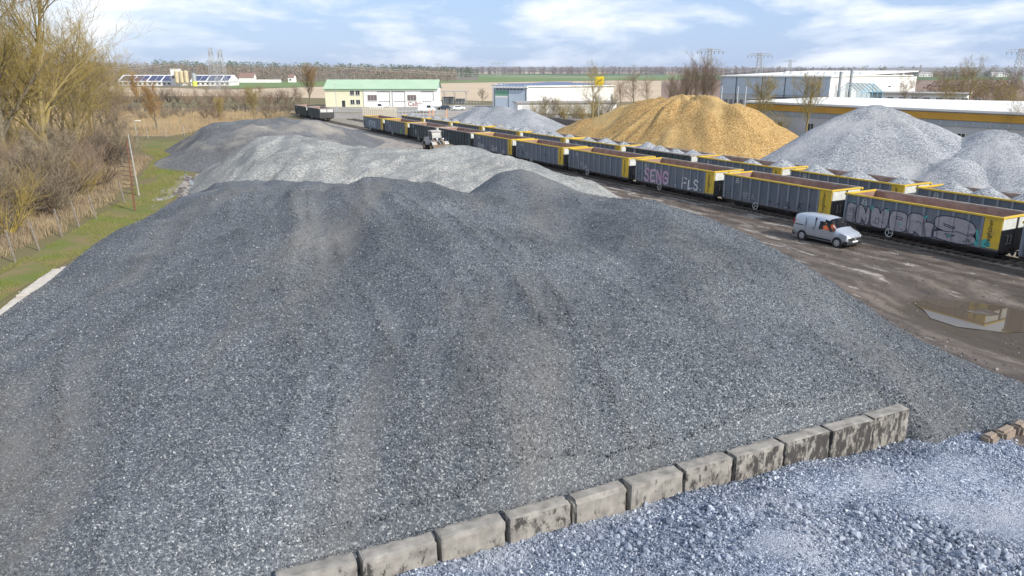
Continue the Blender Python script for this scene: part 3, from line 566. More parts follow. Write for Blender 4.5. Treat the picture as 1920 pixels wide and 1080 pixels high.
while cnt < 260:
    u = r.uniform(1150, 1915); v = r.uniform(940, 1078)
    ctr = 978 + (u - 1500) * .2 if u > 1400 else 1020
    if abs(v - ctr) > r.expovariate(1 / 20) + 3: continue
    p = px(u, v, 1.0); zz = f_blue(np.array([p.x]), np.array([p.y]))[0]; p = px(u, v, zz); zz = f_blue(np.array([p.x]), np.array([p.y]))[0]
    if not keepb(p.x, p.y): continue
    s_ = min(.21, r.lognormvariate(math.log(.07), .36)); o = obj('stone', LUMPS[cnt % 10], None, False, (p.x - 8, p.y - 14, zz + s_ * .25)); o.parent = blue_heap
    o.rotation_euler = (r.uniform(-.5, .5), r.uniform(-.5, .5), r.uniform(0, 6.3)); o.scale = (s_,) * 3; cnt += 1

# ------------------------------------------------------------------ concrete block wall
def rough_box(L, D, Hh, seed, chip=.035, n=(10, 4, 7), bev=.045):
    "a cast block with worn, uneven edges"
    bm = bmesh.new(); r = random.Random(seed); nx, ny, nz_ = n; vid = {}
    def V(i, j, k):
        if (i, j, k) in vid: return vid[i, j, k]
        p = Vector((i / nx - .5, j / ny - .5, k / nz_)); q = Vector((p.x * L, p.y * D, p.z * Hh))
        e = (i in (0, nx)) + (j in (0, ny)) + (k == nz_)
        if e >= 2:
            c = bev * (1 + .9 * mnoise.noise((q.x * 3 + seed * 7, q.y * 3, q.z * 3)) + 1.6 * max(0, mnoise.noise((q.x * 7 + seed * 3, q.y * 7, q.z * 7)) - .1))
            if i in (0, nx): q.x -= math.copysign(c, q.x)
            if j in (0, ny): q.y -= math.copysign(c, q.y)
            if k == nz_: q.z -= c
        q += Vector((mnoise.noise((q.x * 2 + seed * 5, q.y * 2, q.z * 2)), mnoise.noise((q.x * 2, q.y * 2 + seed * 5, q.z * 2)), mnoise.noise((q.x * 2, q.y * 2, q.z * 2 + seed * 5)))) * chip
        vid[i, j, k] = bm.verts.new(q); return vid[i, j, k]
    def face(l):
        bm.faces.new(l)
    for i in range(nx):
        for j in range(ny): face([V(i, j, nz_), V(i + 1, j, nz_), V(i + 1, j + 1, nz_), V(i, j + 1, nz_)]); face([V(i, j, 0), V(i, j + 1, 0), V(i + 1, j + 1, 0), V(i + 1, j, 0)])
        for k in range(nz_): face([V(i, 0, k), V(i + 1, 0, k), V(i + 1, 0, k + 1), V(i, 0, k + 1)]); face([V(i, ny, k), V(i, ny, k + 1), V(i + 1, ny, k + 1), V(i + 1, ny, k)])
    for j in range(ny):
        for k in range(nz_): face([V(0, j, k), V(0, j, k + 1), V(0, j + 1, k + 1), V(0, j + 1, k)]); face([V(nx, j, k), V(nx, j + 1, k), V(nx, j + 1, k + 1), V(nx, j, k + 1)])
    me = bpy.data.meshes.new('concrete_block'); bm.to_mesh(me); bm.free(); return me
joints = [548, 672, 819, 948, 1068, 1176, 1278, 1372, 1467, 1553, 1632, 1702]
def wall_s(u):
    "distance along the wall line at which it is seen in photo column u"
    lo, hi = -6.0, WLEN + 6
    for _ in range(50):
        mid = (lo + hi) / 2; p = WALL0 + WD * mid; uu = 960 + FPX * p.x / (p.y * CP + (HCAM - 1.3) * SP)
        if uu < u: lo = mid
        else: hi = mid
    return lo
js = [wall_s(u) for u in joints]; js[0] = js[1] - (js[2] - js[1]) * .98
blab = ['pale concrete block at the low end of the wall, little stained', 'concrete block with a black streaked face next to the pale end block', 'mostly clean buff concrete block with one dark crack line', 'concrete block with charcoal smears below a clean buff top',
        'shorter worn concrete block with a broken rounded top edge', 'concrete block whose lower face is half black, after the worn rounded one', 'concrete block blackened along the right half of its face', 'tall concrete block with white drip marks on a black face',
        'concrete block, black blotched, fourth from the tall free end of the wall', 'concrete block with pale scrape across its black face, third from the free end', 'narrow concrete block mottled black, next to the free end block', 'free standing end block of the wall, tall and heavily mottled black']
for i in range(len(js) - 1):
    L = js[i + 1] - js[i] - (.11 if i < 8 else .06); c = WALL0 + WD * ((js[i] + js[i + 1]) / 2); r = random.Random(i + 40)
    me = rough_box(L, .52, 1.42, i + 3, .014, (22, 5, 12), .018 if i != 4 else .05); me.materials.append(M['block_' + 'abababcdddd'[i]])
    p = c + WN * (.10 + r.uniform(-.04, .04)); o = obj('concrete_block', me, None, False, (p.x, p.y, -.1 + r.uniform(-.025, .025)), math.atan2(WD.y, WD.x) + r.uniform(-.02, .02)); o.rotation_euler.x = r.uniform(-.02, .02)
    tag(o, blab[i if i < 8 else i + 1 if i > 7 else i], 'concrete block', 'blocks of the concrete wall')
# kerb blocks at the heap's left edge
for (a, b, lab) in (((-8, 601), (42, 556), 'broad pale concrete slab block lowest at the grass edge'), ((43, 553), (112, 503), 'long pale concrete slab block between grass verge and dark gravel'), ((118, 503), (146, 497), 'short pale concrete block end peeping out of the dark gravel')):
    p, q = px(*a, .5), px(*b, .5); d = q - p; c = (p + q) / 2; me = rough_box(d.xy.length * .99, 1.15, .62, 11, .02, bev=.03); me.materials.append(M['block_clean'])
    nrm = Vector((d.y, -d.x, 0)).normalized(); c2 = c + nrm * .15; tag(obj('concrete_block', me, None, False, (c2.x, c2.y, -.1), math.atan2(d.y, d.x)), lab, 'concrete block', 'slab blocks at the grass verge')
for (u, v, L, lab) in ((1856, 822, .62, 'small brown stone block half buried in blue rock'), (1884, 811, .85, 'long brown stone block in the middle of the short brown row'), (1912, 800, .6, 'brown stone block at the far end of the short brown row')):
    p = px(u, v, .2); me = rough_box(L, .42, .55, int(u), .03, bev=.07); me.materials.append(M['block_brown'])
    tag(obj('stone_block', me, None, False, (p.x, p.y, -.18), .62), lab, 'stone block', 'brown stone blocks beside the dark heap')

# ------------------------------------------------------------------ tracks
def track(name, o_c, s0, s1, label):
    root = thing(name, label, 'railway track', T(s0, o_c, 0), ROTT)
    L = s1 - s0
    for y in (-.75, .75):
        mb = MB(); mb.box(-L, 0, y - .035, y + .035, .10, .17); mb.box(-L, 0, y - .012, y + .012, .04, .10); mb.box(-L, 0, y - .07, y + .07, .03, .045); mb.build('rail', M['rail'], root)
    me = MB().box(-.12, .12, -1.3, 1.3, -.02, .035).mesh('sleeper', M['sleeper']); k = 0; nsl = int(L / .65)
    for i in range(min(nsl, 300)): obj('sleeper', me, root, False, (-i * .65 - .3, 0, 0))
    if nsl > 300:
        mb = MB()
        for i in range(300, nsl): mb.box(-i * .65 - .42, -i * .65 - .18, -1.3, 1.3, -.02, .035)
        mb.build('far_sleepers', M['sleeper'], root)['kind'] = 'stuff'
    return root
OC1, OC2 = 1.85, 9.6
track('railway_track', OC1, -32, 196, 'railway track under the empty wagons next to the yard')
track('railway_track', OC2, -32, 160, 'railway track under the gravel loaded wagons')
sheet('ballast_bed', [T(-36, .1).xy, T(-36, 13).xy, T(165, 13).xy, T(165, .1).xy], .014, gravel_mat('track ballast', [(0, (.10, .09, .075)), (.6, (.30, .27, .21)), (1, (.48, .44, .36))], .14, (.16, .13, .10), .25, .6, .6))
pz = -.56
pud = wob([px(1690, 556, pz), px(1745, 596, pz), px(1800, 614, pz), px(1890, 630, pz), px(1935, 627, pz), px(1990, 640, pz), px(2010, 566, pz), px(1900, 566, pz), px(1800, 560, pz), px(1745, 551, pz)], 1.1, 1.1, 12)
sheet('puddle', pud, pz, M['water'])
mi = sheet('mud_islet', wob([px(1806, 583, pz), px(1850, 592, pz), px(1874, 590, pz), px(1850, 579, pz)], .3, .8, 13), pz + .012, M['yard'])
for i, l in enumerate([[(360, 350), (352, 338), (372, 340), (378, 352)], [(330, 320), (350, 330), (345, 318)], [(283, 386), (290, 383), (289, 388), (283, 391)], [(300, 360), (308, 352), (312, 358), (304, 366)]]):
    sheet('puddle', wob(pxpoly(l), .5, .9, 20 + i), .034, M['water'])

# ------------------------------------------------------------------ wagons
_TX = {}
def text2d(txt, size, off=0.0, shear=0.0):
    key = (txt, size, off, shear)
    if key in _TX: return _TX[key]
    cu = bpy.data.curves.new('txt', 'FONT'); cu.body = txt; cu.size = size; cu.offset = off; cu.shear = shear; cu.resolution_u = 3
    o = bpy.data.objects.new('txt', cu); COL.objects.link(o); dg = bpy.context.evaluated_depsgraph_get(); me = bpy.data.meshes.new_from_object(o.evaluated_get(dg))
    v = [tuple(p.co[:2]) for p in me.vertices]; f = [tuple(p.vertices) for p in me.polygons]
    bpy.data.objects.remove(o); bpy.data.curves.remove(cu); bpy.data.meshes.remove(me); _TX[key] = (v, f); return v, f
WLB, WW, ZB, ZT = 6.02, 1.85, .92, 3.2        # half body length, half width, body bottom, rim
RIBX = [-WLB + .12 + i * 1.075 for i in range(11)]; RIBX[-1] = 4.72
RW = .09
def on_side(v2, f2, name, material, parent, lift=.004, rot=None):
    "paint lying on the ribbed side: drawn in x, z, it steps out over every rib"
    bm = bmesh.new(); vv = [bm.verts.new((x, 0, z)) for x, z in v2]
    for f in f2:
        try: bm.faces.new([vv[i] for i in f])
        except ValueError: pass
    x0 = min(v[0] for v in v2); x1 = max(v[0] for v in v2)
    for rx in RIBX:
        for e in (rx - RW, rx + RW):
            if x0 < e < x1: bmesh.ops.bisect_plane(bm, geom=bm.verts[:] + bm.edges[:] + bm.faces[:], plane_co=(e, 0, 0), plane_no=(1, 0, 0))
    mb = MB()
    for f in bm.faces:
        c = f.calc_center_median(); y = -WW + .07 - lift
        if any(abs(c.x - rx) < RW for rx in RIBX): y = -WW - lift
        pts = [(v.co.x, y, v.co.z) for v in f.verts]
        if f.normal.y > 0 or (f.normal.length == 0): pts.reverse()
        mb.add(pts, [tuple(range(len(pts)))])
    bm.free(); return mb.build(name, material, parent)
def wheel_mesh():
    mb = MB(); mb.tube((0, -.07, 0), (0, .07, 0), .46, .46, 18, 0); mb.tube((0, .07, 0), (0, .10, 0), .50, .50, 18, 0); mb.tube((0, -.12, 0), (0, -.07, 0), .16, .16, 10, 0); return mb.mesh('wheel', M['black_steel'])
WHEEL = wheel_mesh()
def bogie_mesh():
    mb = MB()
    for y in (-.98, .98):
        mb.ext([(-1.35, .42), (-1.35, .62), (-.8, .66), (-.45, .78), (.45, .78), (.8, .66), (1.35, .62), (1.35, .42), (.9, .40), (.45, .26), (-.45, .26), (-.9, .40)], y - .06, y + .06)
        for x in (-.9, .9): mb.box(x - .16, x + .16, y - .14, y + .14, .34, .62); mb.tube((x, y - .17, .46), (x, y + .17, .46), .11, .11, 8)
    mb.box(-.22, .22, -1.0, 1.0, .5, .74)
    for x in (-.9, .9): mb.tube((x, -.9, .46), (x, .9, .46), .08, .08, 8)
    return mb.mesh('bogie', M['black_steel'])
BOGIE = bogie_mesh()
def make_wagon(paint, ribp, rimp, yellow):
    root = bpy.data.objects.new('freight_wagon', None); COL.objects.link(root)
    W1 = WW - .07
    for s in (-1, 1):
        y0, y1 = sorted((s * W1, s * (W1 - .06))); mb = MB()
        mb.box(-WLB + .06, WLB - .06, y0, y1, ZB, ZT - .1, 0)
        n = len(mb.f)
        for i, f in enumerate(mb.f):   # the inner face carries rust
            nz_ = i
            ys = [mb.v[k][1] for k in f]
            if max(ys) - min(ys) < 1e-6 and abs(ys[0]) < W1 - .03: mb.m[i] = 1
        mb.build('side_wall', [paint, M['rust']], root)
    rib = MB().ext([(-RW, ZB + .04), (RW, ZB + .04), (RW, ZT - .13), (-RW, ZT - .13)], 0, .07).mesh('rib', ribp)
    for x in RIBX:
        obj('rib', rib, root, False, (x, -WW, 0)); obj('rib', rib, root, False, (-x, W1, 0))
    for s in (-1, 1):
        x0, x1 = sorted((s * (WLB - .07), s * (WLB - .13))); mb = MB(); mb.box(x0, x1, -W1 + .07, W1 - .07, ZB, ZT - .1)
        for i, f in enumerate(mb.f):
            xs = [mb.v[k][0] for k in f]
            if max(xs) - min(xs) < 1e-6 and abs(xs[0]) < WLB - .1: mb.m[i] = 1
        e = mb.build('end_wall', [M['dark_steel'], M['rust']], root)
        xo = s * (WLB - .066); x2 = s * (WLB - .05)
        for (ya, yb) in ((-W1 + .12, -.08), (.08, W1 - .12)):
            xa, xb = sorted((xo, x2)); MB().box(xa, xb, ya, yb, 2.28, ZT - .16).build('end_panel', M['end_white'], e)
        xa, xb = sorted((xo, s * (WLB + .02))); MB().box(xa, xb, -.06, .06, ZB, ZT - .14).build('end_post', M['dark_steel'], e)
        mb = MB()
        for yy in (-1.15, -.75): mb.tube((s * WLB, yy, 1.35), (s * (WLB + .12), yy, 1.35), .02); mb.tube((s * (WLB + .12), yy, 1.35), (s * (WLB + .12), yy, 1.95), .02); mb.tube((s * WLB, yy, 1.95), (s * (WLB + .12), yy, 1.95), .02)
        mb.build('grab_rail', M['palegrey_rim'] if yellow else M['dark_steel'], e)
    MB().box(-WLB + .1, WLB - .1, -W1 + .05, W1 - .05, ZB - .04, ZB + .02).build('floor', M['rust'], root)
    rm = MB(); rm.box(-WLB, WLB, -WW - .03, -WW + .14, ZT - .12, ZT); rm.build('rim', rimp, root)
    rm = MB(); rm.box(-WLB, WLB, WW - .14, WW + .03, ZT - .12, ZT); rm.build('rim', M['palegrey_rim'], root)
    for s in (-1, 1):
        xa, xb = sorted((s * (WLB - .16), s * (WLB + .02))); rm = MB(); rm.box(xa, xb, -WW + .142, WW - .142, ZT - .115, ZT + .004); rm.build('rim', rimp, root)
        for q in (-1, 1):   # overhanging rim tips
            xa, xb = sorted((s * WLB, s * (WLB + .05))); ya, yb = sorted((q * (WW - .12), q * (WW + .05))); MB().box(xa, xb, ya, yb, ZT - .17, ZT - .004).build('rim_tip', rimp, root)
    if yellow:
        for s in (-1, 1):
            a = 1 if s < 0 else -1      # near end of the near side, far end of the far side
            xs_ = sorted((a * 4.82, a * 5.68)); ys_ = sorted((s * (W1 + .002), s * (W1 + .03))); pn = MB().box(*xs_, *ys_, ZB + .1, ZT - .125).build('corner_panel', M['yellow'], root)
            xs_ = sorted((a * 5.69, a * (WLB - .02))); ys_ = sorted((s * (W1 + .002), s * (WW - .01))); MB().box(*xs_, *ys_, ZB + .12, ZT - .125).build('corner_post', M['yellow'], root)
            if s < 0:
                v, f = text2d('Freightliner', .52, .006, .18); L = max(q[0] for q in v); k = 1.82 / L
                mb = MB()
                for ff in f: mb.add([(5.40 - v[i][1] * k * 1.15, -W1 - .036, 1.12 + v[i][0] * k) for i in ff], [tuple(range(len(ff)))])
                mb.build('lettering', M['letter_black'], pn)
    # far end: ladder, emblem, data panels
    lad = MB()
    for zz in (1.15, 1.45, 1.75, 2.05): lad.box(-5.75, -5.15, -WW - .02, -WW + .01, zz, zz + .03)
    lad.box(-5.78, -5.75, -WW - .02, -WW + .06, .95, 2.2); lad.box(-5.15, -5.12, -WW - .02, -WW + .06, .95, 2.2); lad.build('ladder', ribp, root)
    em = MB(); bx = -4.3
    for (a, b) in (((-.20, 2.52), (-.10, 2.92)), ((-.10, 2.92), (.10, 2.92)), ((.10, 2.92), (.20, 2.52)), ((.20, 2.52), (-.20, 2.52)), ((-.13, 2.70), (.13, 2.70))):
        em.tube((bx + a[0], -WW + .055, a[1]), (bx + b[0], -WW + .055, b[1]), .028, .028, 4)
    em.build('emblem', M['end_white'] if yellow else M['mark_white'], root)
    st = [('37 80 5840', -3.55, 1.62, .2), ('Eamnoss', -3.5, 1.42, .2), ('22.5t  64t', -3.5, 1.22, .17), ('REV', -2.45, 1.5, .2), ('43 m3', -2.45, 1.28, .17)]
    mb = MB()
    for t_, x_, z_, s_ in st:
        v, f = text2d(t_, s_ * .9, .002)
        for ff in f: mb.add([(x_ + v[i][0] * .8, -W1 - .004, z_ + v[i][1]) for i in ff], [tuple(range(len(ff)))])
    mb.build('stencils', M['mark_white'], root)
    # underframe
    mb = MB(); mb.box(-WLB + .05, WLB - .05, -.25, .25, .62, ZB - .045); mb.box(-WLB + .05, WLB - .05, -W1 + .03, -W1 + .13, .74, ZB - .045); mb.box(-WLB + .05, WLB - .05, W1 - .13, W1 - .03, .74, ZB - .045)
    for x in (-WLB + .2, WLB - .2): mb.box(x - .15, x + .15, -1.4, 1.4, .72, ZB - .045)
    mb.build('underframe', M['black_steel'], root)
    mb = MB(); mb.box(.2, 1.7, -1.25, -.75, .42, .75); mb.tube((-1.0, -.2, .55), (.1, -.2, .55), .22, .22, 10); mb.build('brake_gear', M['black_steel'], root)
    hw = MB()
    for a in range(16):
        a0, a1 = a * math.pi / 8, (a + 1) * math.pi / 8; hw.tube((-1.9 + .30 * math.cos(a0), -WW + .02, .72 + .30 * math.sin(a0)), (-1.9 + .30 * math.cos(a1), -WW + .02, .72 + .30 * math.sin(a1)), .03, .03, 5)
    for a in range(3): hw.tube((-1.9, -WW + .02, .72), (-1.9 + .30 * math.cos(a * 2.1), -WW + .02, .72 + .30 * math.sin(a * 2.1)), .022, .022, 5)
    hw.build('brake_wheel', M['end_white'], root)
    for s in (-1, 1):
        bo = obj('bogie', BOGIE, root, False, (s * 4.1, 0, .16))
        for x in (-.9, .9):
            for y in (-1, 1):
                w = obj('wheel', WHEEL, bo, False, (x, y * .78, .46))
                if y > 0: w.rotation_euler.z = math.pi
        for y in (-.88, .88):
            MB().tube((s * (WLB - .05), y, .98 - .16), (s * (WLB + .42), y, .98 - .16), .09, .07, 8).tube((s * (WLB + .42), y, .82), (s * (WLB + .48), y, .82), .21, .21, 12).build('buffer', M['black_steel'], root)
        MB().tube((s * WLB, 0, .8), (s * (WLB + .55), 0, .72), .05).build('coupling', M['black_steel'], root)
    return root
WY = make_wagon(M['grey_paint'], M['rib_paint'], M['yellow'], True)
WG = make_wagon(M['green_paint'], M['dark_steel'], M['palegrey_rim'], False)
KIDS = {o.name: list(o.children) for o in bpy.data.objects if o.children}
def place(proto, first, s_far, oc, label, group):
    w = proto if first else copy_tree(proto)
    w.location = T(s_far - WLB, oc, 0); w.rotation_euler.z = ROTT; return tag(w, label, 'freight wagon', group)
flab = {-1: 'empty grey wagon at the track end, beyond the wagon with big silver graffiti', 0: 'empty grey and yellow wagon with large silver graffiti letters outlined in black', 1: 'empty grey wagon with dark tag scribbles, directly behind the silver van', 2: 'empty grey wagon with pink graffiti and white letters FLS',
        3: 'empty grey wagon without graffiti, next to the wagon with pink graffiti', 4: 'empty grey wagon with a small black letter M scratched on its side', 5: 'empty grey wagon with white scribbles, coupled to a dark green wagon', 6: 'dark green wagon beside the bucket of the wheel loader', 7: 'dark green wagon partly hidden behind the wheel loader',
        8: 'empty grey wagon with a small bright green graffiti mark', 9: 'last empty grey wagon of the front row with pale blue graffiti'}
FR = {}; fy = fg = True
for i in range(-1, 10):
    green = i in (6, 7); FR[i] = place(WG if green else WY, fg if green else fy, 13.278 * i, OC1, flab[i], 'empty wagons of the front row')
    if green: fg = False
    else: fy = False
for i, (sf, lab) in enumerate(((165.3, 'dull grey wagon standing apart near the green roofed hall, pale end towards the yard'), (178.9, 'farther grey wagon of the separate pair near the green roofed hall'))):
    w = place(WG, False, sf, OC1 - .2, lab, 'separate pair of wagons')
ordn = ['nearest to the high ballast heap\'s rounded neighbour', 'below the high ballast heap', 'between the high ballast heap and the wood chips', 'right in front of the wood chip heap', 'dark', 'by the left foot of the wood chip heap', 'fifth from the track end at the forecourt', 'before the low grey heap', 'beside the low grey heap\'s left foot', 'next to last towards the forecourt', 'last of the loaded row towards the forecourt']
def cone_load(seed, n):
    r = random.Random(seed); cs = [(-4.4 + i * 8.8 / (n - 1) + r.uniform(-.3, .3), r.uniform(-.15, .15), r.uniform(3.45, 3.95)) for i in range(n)]
    nx, ny = 64, 18; vv = []
    for j in range(ny + 1):
        for i in range(nx + 1):
            x = -5.8 + 11.6 * i / nx; y = -1.7 + 3.4 * j / ny
            z = max(h - math.hypot(x - a, (y - b) * .9) * .60 for a, b, h in cs); z = max(z, 1.4) + .05 * mnoise.noise((x * 2, y * 2, seed))
            vv.append((x, y, z))
    ff = [(j * (nx + 1) + i, j * (nx + 1) + i + 1, (j + 1) * (nx + 1) + i + 1, (j + 1) * (nx + 1) + i) for j in range(ny) for i in range(nx)]
    me = bpy.data.meshes.new('gravel_load'); me.from_pydata(vv, [], ff); me.materials.append(M['g_load']); return me
for k in range(-1, 10):
    sf = -.85 + 13.1 * k; green = k == 3
    lab = ('dark green wagon loaded with gravel in front of the wood chip heap' if green else 'gravel loaded grey wagon with yellow rim, ' + ordn[k + 1])
    place(WG if green else WY, False, sf, OC2, lab, 'gravel loaded wagons of the back row')
    o = obj('gravel_load', cone_load(k + 20, 3 if k % 3 else 4), None, True, T(sf - WLB, OC2, 0), ROTT)
    tag(o, 'gravel cones in the ' + ('dark green wagon before the wood chips' if green else 'yellow rimmed wagon ' + ordn[k + 1]), 'gravel', 'gravel loads in the back row')
# graffiti
def gtext(w, txt, x, z, size, material, name='graffiti', off=0.0, sx=1.0, sz=1.0, lift=.004, shear=0.0):
    v, f = text2d(txt, size, off, shear); return on_side([(x + a * sx, z + b * sz) for a, b in v], f, name, material, w, lift)
def gpoly(w, polys, material, lift, name='graffiti'):
    v = []; f = []
    for pl in polys: f.append(tuple(range(len(v), len(v) + len(pl)))); v += pl
    return on_side(v, f, name, material, w, lift)
w = FR[0]
LET = {  # fat letters drawn on a unit box
 'I': [(.05, .02), (.10, .90), (.45, 1.0), (.95, .92), (.98, .60), (.80, .52), (.92, .10), (.85, 0), (.40, 0)],
 'N': [(0, 0), (.02, .95), (.30, 1.02), (.55, .80), (.72, .45), (.74, .97), (.98, 1.0), (1, .04), (.70, 0), (.42, .40), (.36, .02)],
 'V': [(0, .85), (.12, 1.0), (.40, .98), (.52, .60), (.68, 1.0), (.95, 1.02), (1.0, .80), (.95, .02), (.60, -.02), (.20, .0), (.02, .05)],
 'B': [(0, 0), (.0, 1.0), (.55, 1.02), (.92, .94), (1.0, .72), (.94, .55), (1.02, .35), (.98, .05), (.55, -.03)],
 'R': [(0, 0), (-.02, .98), (.50, 1.06), (.95, .92), (1.0, .68), (.72, .52), (.95, .44), (1.15, .12), (1.0, -.06), (.72, .0), (.40, .2), (.40, .0)],
 'S': [(.02, .06), (.08, .36), (.34, .40), (.10, .48), (.0, .80), (.14, 1.02), (.50, 1.06), (.86, .98), (1.0, .66), (.96, .48), (.74, .46), (1.0, .36), (1.02, .06), (.60, -.04)]}
def grow(pl, g):
    c = (sum(p[0] for p in pl) / len(pl), sum(p[1] for p in pl) / len(pl)); n = len(pl); o = []
    ar = sum(pl[i][0] * pl[(i + 1) % n][1] - pl[(i + 1) % n][0] * pl[i][1] for i in range(n)); sg = -1 if ar < 0 else 1
    for i in range(n):
        a, b, d = Vector(pl[i - 1]), Vector(pl[i]), Vector(pl[(i + 1) % n]); e = (b - a).normalized(); f = (d - b).normalized()
        nn = Vector((e.y + f.y, -e.x - f.x)); nn = nn.normalized() * g * sg if nn.length > .05 else Vector((e.y, -e.x)) * g * sg; o.append((b.x + nn.x, b.y + nn.y))
    return o
def tri(pl):
    "ear clipping through bmesh, so concave outlines fill properly"
    bm = bmesh.new(); f = bm.faces.new([bm.verts.new((x, 0, z)) for x, z in pl]); bmesh.ops.triangulate(bm, faces=[f]); o = [[(v.co.x, v.co.z) for v in q.verts] for q in bm.faces]; bm.free(); return o
def roundp(pl):
    for _ in range(2):
        n = len(pl); o = []
        for i in range(n):
            a, b = pl[i], pl[(i + 1) % n]; o += [(a[0] * .78 + b[0] * .22, a[1] * .78 + b[1] * .22), (a[0] * .22 + b[0] * .78, a[1] * .22 + b[1] * .78)]
        pl = o
    return pl
spec = [('I', -5.85, .95, .98, 1.50), ('N', -4.85, 1.15, .97, 1.45), ('V', -3.62, 1.50, .97, 1.45), ('B', -2.02, 1.40, .97, 1.42), ('R', -.55, 1.35, .97, 1.45), ('S', 1.35, 3.05, .97, 1.62)]
spec.append(('I', .62, .8, .98, 1.05))
out_, fill_ = [], []
for ch, x, wdt, z, hgt in spec:
    pl = roundp([(x + a * wdt, z + b * hgt) for a, b in LET[ch]]); fill_ += tri(pl); out_ += tri(grow(pl, .075))
gpoly(w, out_, M['graf_dark'], .003); gpoly(w, fill_, M['graf_grey'], .006)
lines = []
def stroke(pts, wd_):
    o = []
    for a, b in zip(pts[:-1], pts[1:]):
        a, b = Vector(a), Vector(b); d = (b - a).normalized() * wd_ * .5; n = Vector((-d.y, d.x)); a = a - d; b = b + d; o.append([tuple(a + n), tuple(b + n), tuple(b - n), tuple(a - n)][::-1])
    return o
lines += stroke([(-1.5, 2.05), (-1.0, 1.98), (-1.1, 1.82), (-1.48, 1.85), (-1.5, 2.05)], .05) + stroke([(.05, 1.95), (.5, 1.9), (.45, 1.75)], .05)
lines += stroke([(1.5, 1.62), (2.4, 1.60), (3.2, 1.72), (4.0, 1.55)], .055) + stroke([(2.1, 2.12), (2.9, 2.0), (2.85, 1.90), (2.15, 2.0), (2.1, 2.12)], .06) + stroke([(2.3, 1.45), (3.0, 1.42), (2.5, 1.22), (2.3, 1.45)], .05)
lines += stroke([(-5.5, 1.9), (-5.1, 1.95), (-5.15, 1.5)], .04) + stroke([(-3.2, 1.6), (-2.9, 1.62), (-2.9, 1.2), (-3.2, 1.2), (-3.2, 1.6)], .04) + stroke([(-4.4, 1.5), (-4.1, 1.1), (-4.0, 1.55)], .05)
r = random.Random(3)
for _ in range(26):
    x = r.choice([r.uniform(-4.6, -2.4), r.uniform(-1.9, .2), r.uniform(3.2, 4.3)]); z = r.uniform(1.0, 1.25) if x > -2 else r.uniform(1.05, 1.6); lines += stroke([(x, z), (x + r.uniform(-.15, .2), z + r.uniform(-.08, .18)), (x + r.uniform(.05, .3), z + r.uniform(-.08, .1))], .02)
gpoly(w, lines, M['graf_dark'], .009)
teal = [[(-3.75, 2.45), (-3.45, 2.5), (-3.6, 2.1)], [(-2.5, 2.42), (-2.1, 2.48), (-2.3, 2.25)], [(-1.32, 1.62), (-.98, 1.52), (-1.3, 1.42)], [(.55, 2.4), (.9, 2.5), (.75, 2.2)], [(2.42, 1.40), (2.86, 1.40), (2.5, 1.27)], [(-5.7, 2.5), (-5.0, 2.66), (-5.2, 2.55)]]
teal += [[(4.36, 2.1), (4.5, 2.15), (4.62, 1.7), (4.75, 1.35), (4.5, 1.3)]] + tri(roundp([(4.45, .98), (4.3, 1.25), (4.7, 1.5), (4.71, 1.0)]))
gpoly(w, [p[::-1] if sum(p[i][0] * p[(i + 1) % len(p)][1] - p[(i + 1) % len(p)][0] * p[i][1] for i in range(len(p))) > 0 else p for p in teal], M['graf_teal'], .012)
mb = MB()   # the tag sprayed over the yellow corner
pl = roundp([(4.83, .98), (4.83, 1.5), (5.1, 1.62), (5.4, 1.45), (5.5, 1.15), (5.3, 1.05)]); mb.add([(x, -WW + .07 - .034, z) for x, z in pl], [tuple(range(len(pl) - 1, -1, -1))]); mb.build('graffiti', M['graf_teal'], w)
w = FR[1]; gtext(w, '&', 1.35, 1.0, .9, M['graf_dark'], sx=1.2); gtext(w, 'K', 2.6, 1.1, .95, M['graf_dark'], shear=.3); gtext(w, '?', 3.75, 1.15, .75, M['graf_dark']); gtext(w, 'A', -.5, 1.2, .5, M['graf_dark'], shear=.2); gtext(w, 'ps', .4, 1.15, .5, M['graf_dark']); gtext(w, 'oh', 1.3, 1.02, .35, M['mark_white'])
w = FR[2]
def spray(w, letters, x, z, sx, sz, wd_, material, lift, jit=.0, seed=1):
    "letters sprayed by hand: every stroke a little off"
    G = {'S': [(.95, .85), (.7, 1.0), (.25, .98), (.05, .78), (.25, .56), (.75, .46), (.95, .24), (.7, .02), (.25, 0), (.0, .18)], 'E': [(.95, 1.0), (.1, .95), (.05, .5), (.75, .55), (.05, .5), (.0, .02), (.95, .06)], 'N': [(.05, 0), (.0, 1.0), (.45, .55), (.85, .0), (.95, 1.05)],
         'G': [(.95, .8), (.65, 1.0), (.2, .9), (.0, .5), (.15, .1), (.6, .0), (.95, .2), (.9, .5), (.5, .48)], 'F': [(.0, -.05), (.08, 1.05), (.85, 1.0), (.08, 1.05), (.05, .52), (.65, .55)], 'L': [(.1, .85), (.05, .0), (.8, .1)]}
    r = random.Random(seed); o = []
    for k, ch in enumerate(letters): o += stroke([(x + (k + a_) * sx * 1.0 - k * .0 + a_ * 0 + r.uniform(-jit, jit) - (.18 * sx * a_), z + b_ * sz + r.uniform(-jit, jit)) for a_, b_ in G[ch]], wd_)
    return gpoly(w, o, material, lift)
spray(w, 'SENG', -4.45, 1.12, .98, 1.25, .24, M['graf_pink'], .004, .03, 2); spray(w, 'SENG', -4.42, 1.14, .98, 1.22, .07, M['mark_white'], .008, .05, 5); spray(w, 'SENG', -4.50, 1.05, 1.0, 1.35, .04, M['mark_white'], .010, .08, 6); spray(w, 'FLS', 1.55, 1.08, .82, .98, .13, M['white_paint'], .005, .03, 3)
gtext(w, 'n', .35, 1.0, .7, M['mark_white']); gtext(w, 'w', 4.0, 1.1, .4, M['mark_white'])
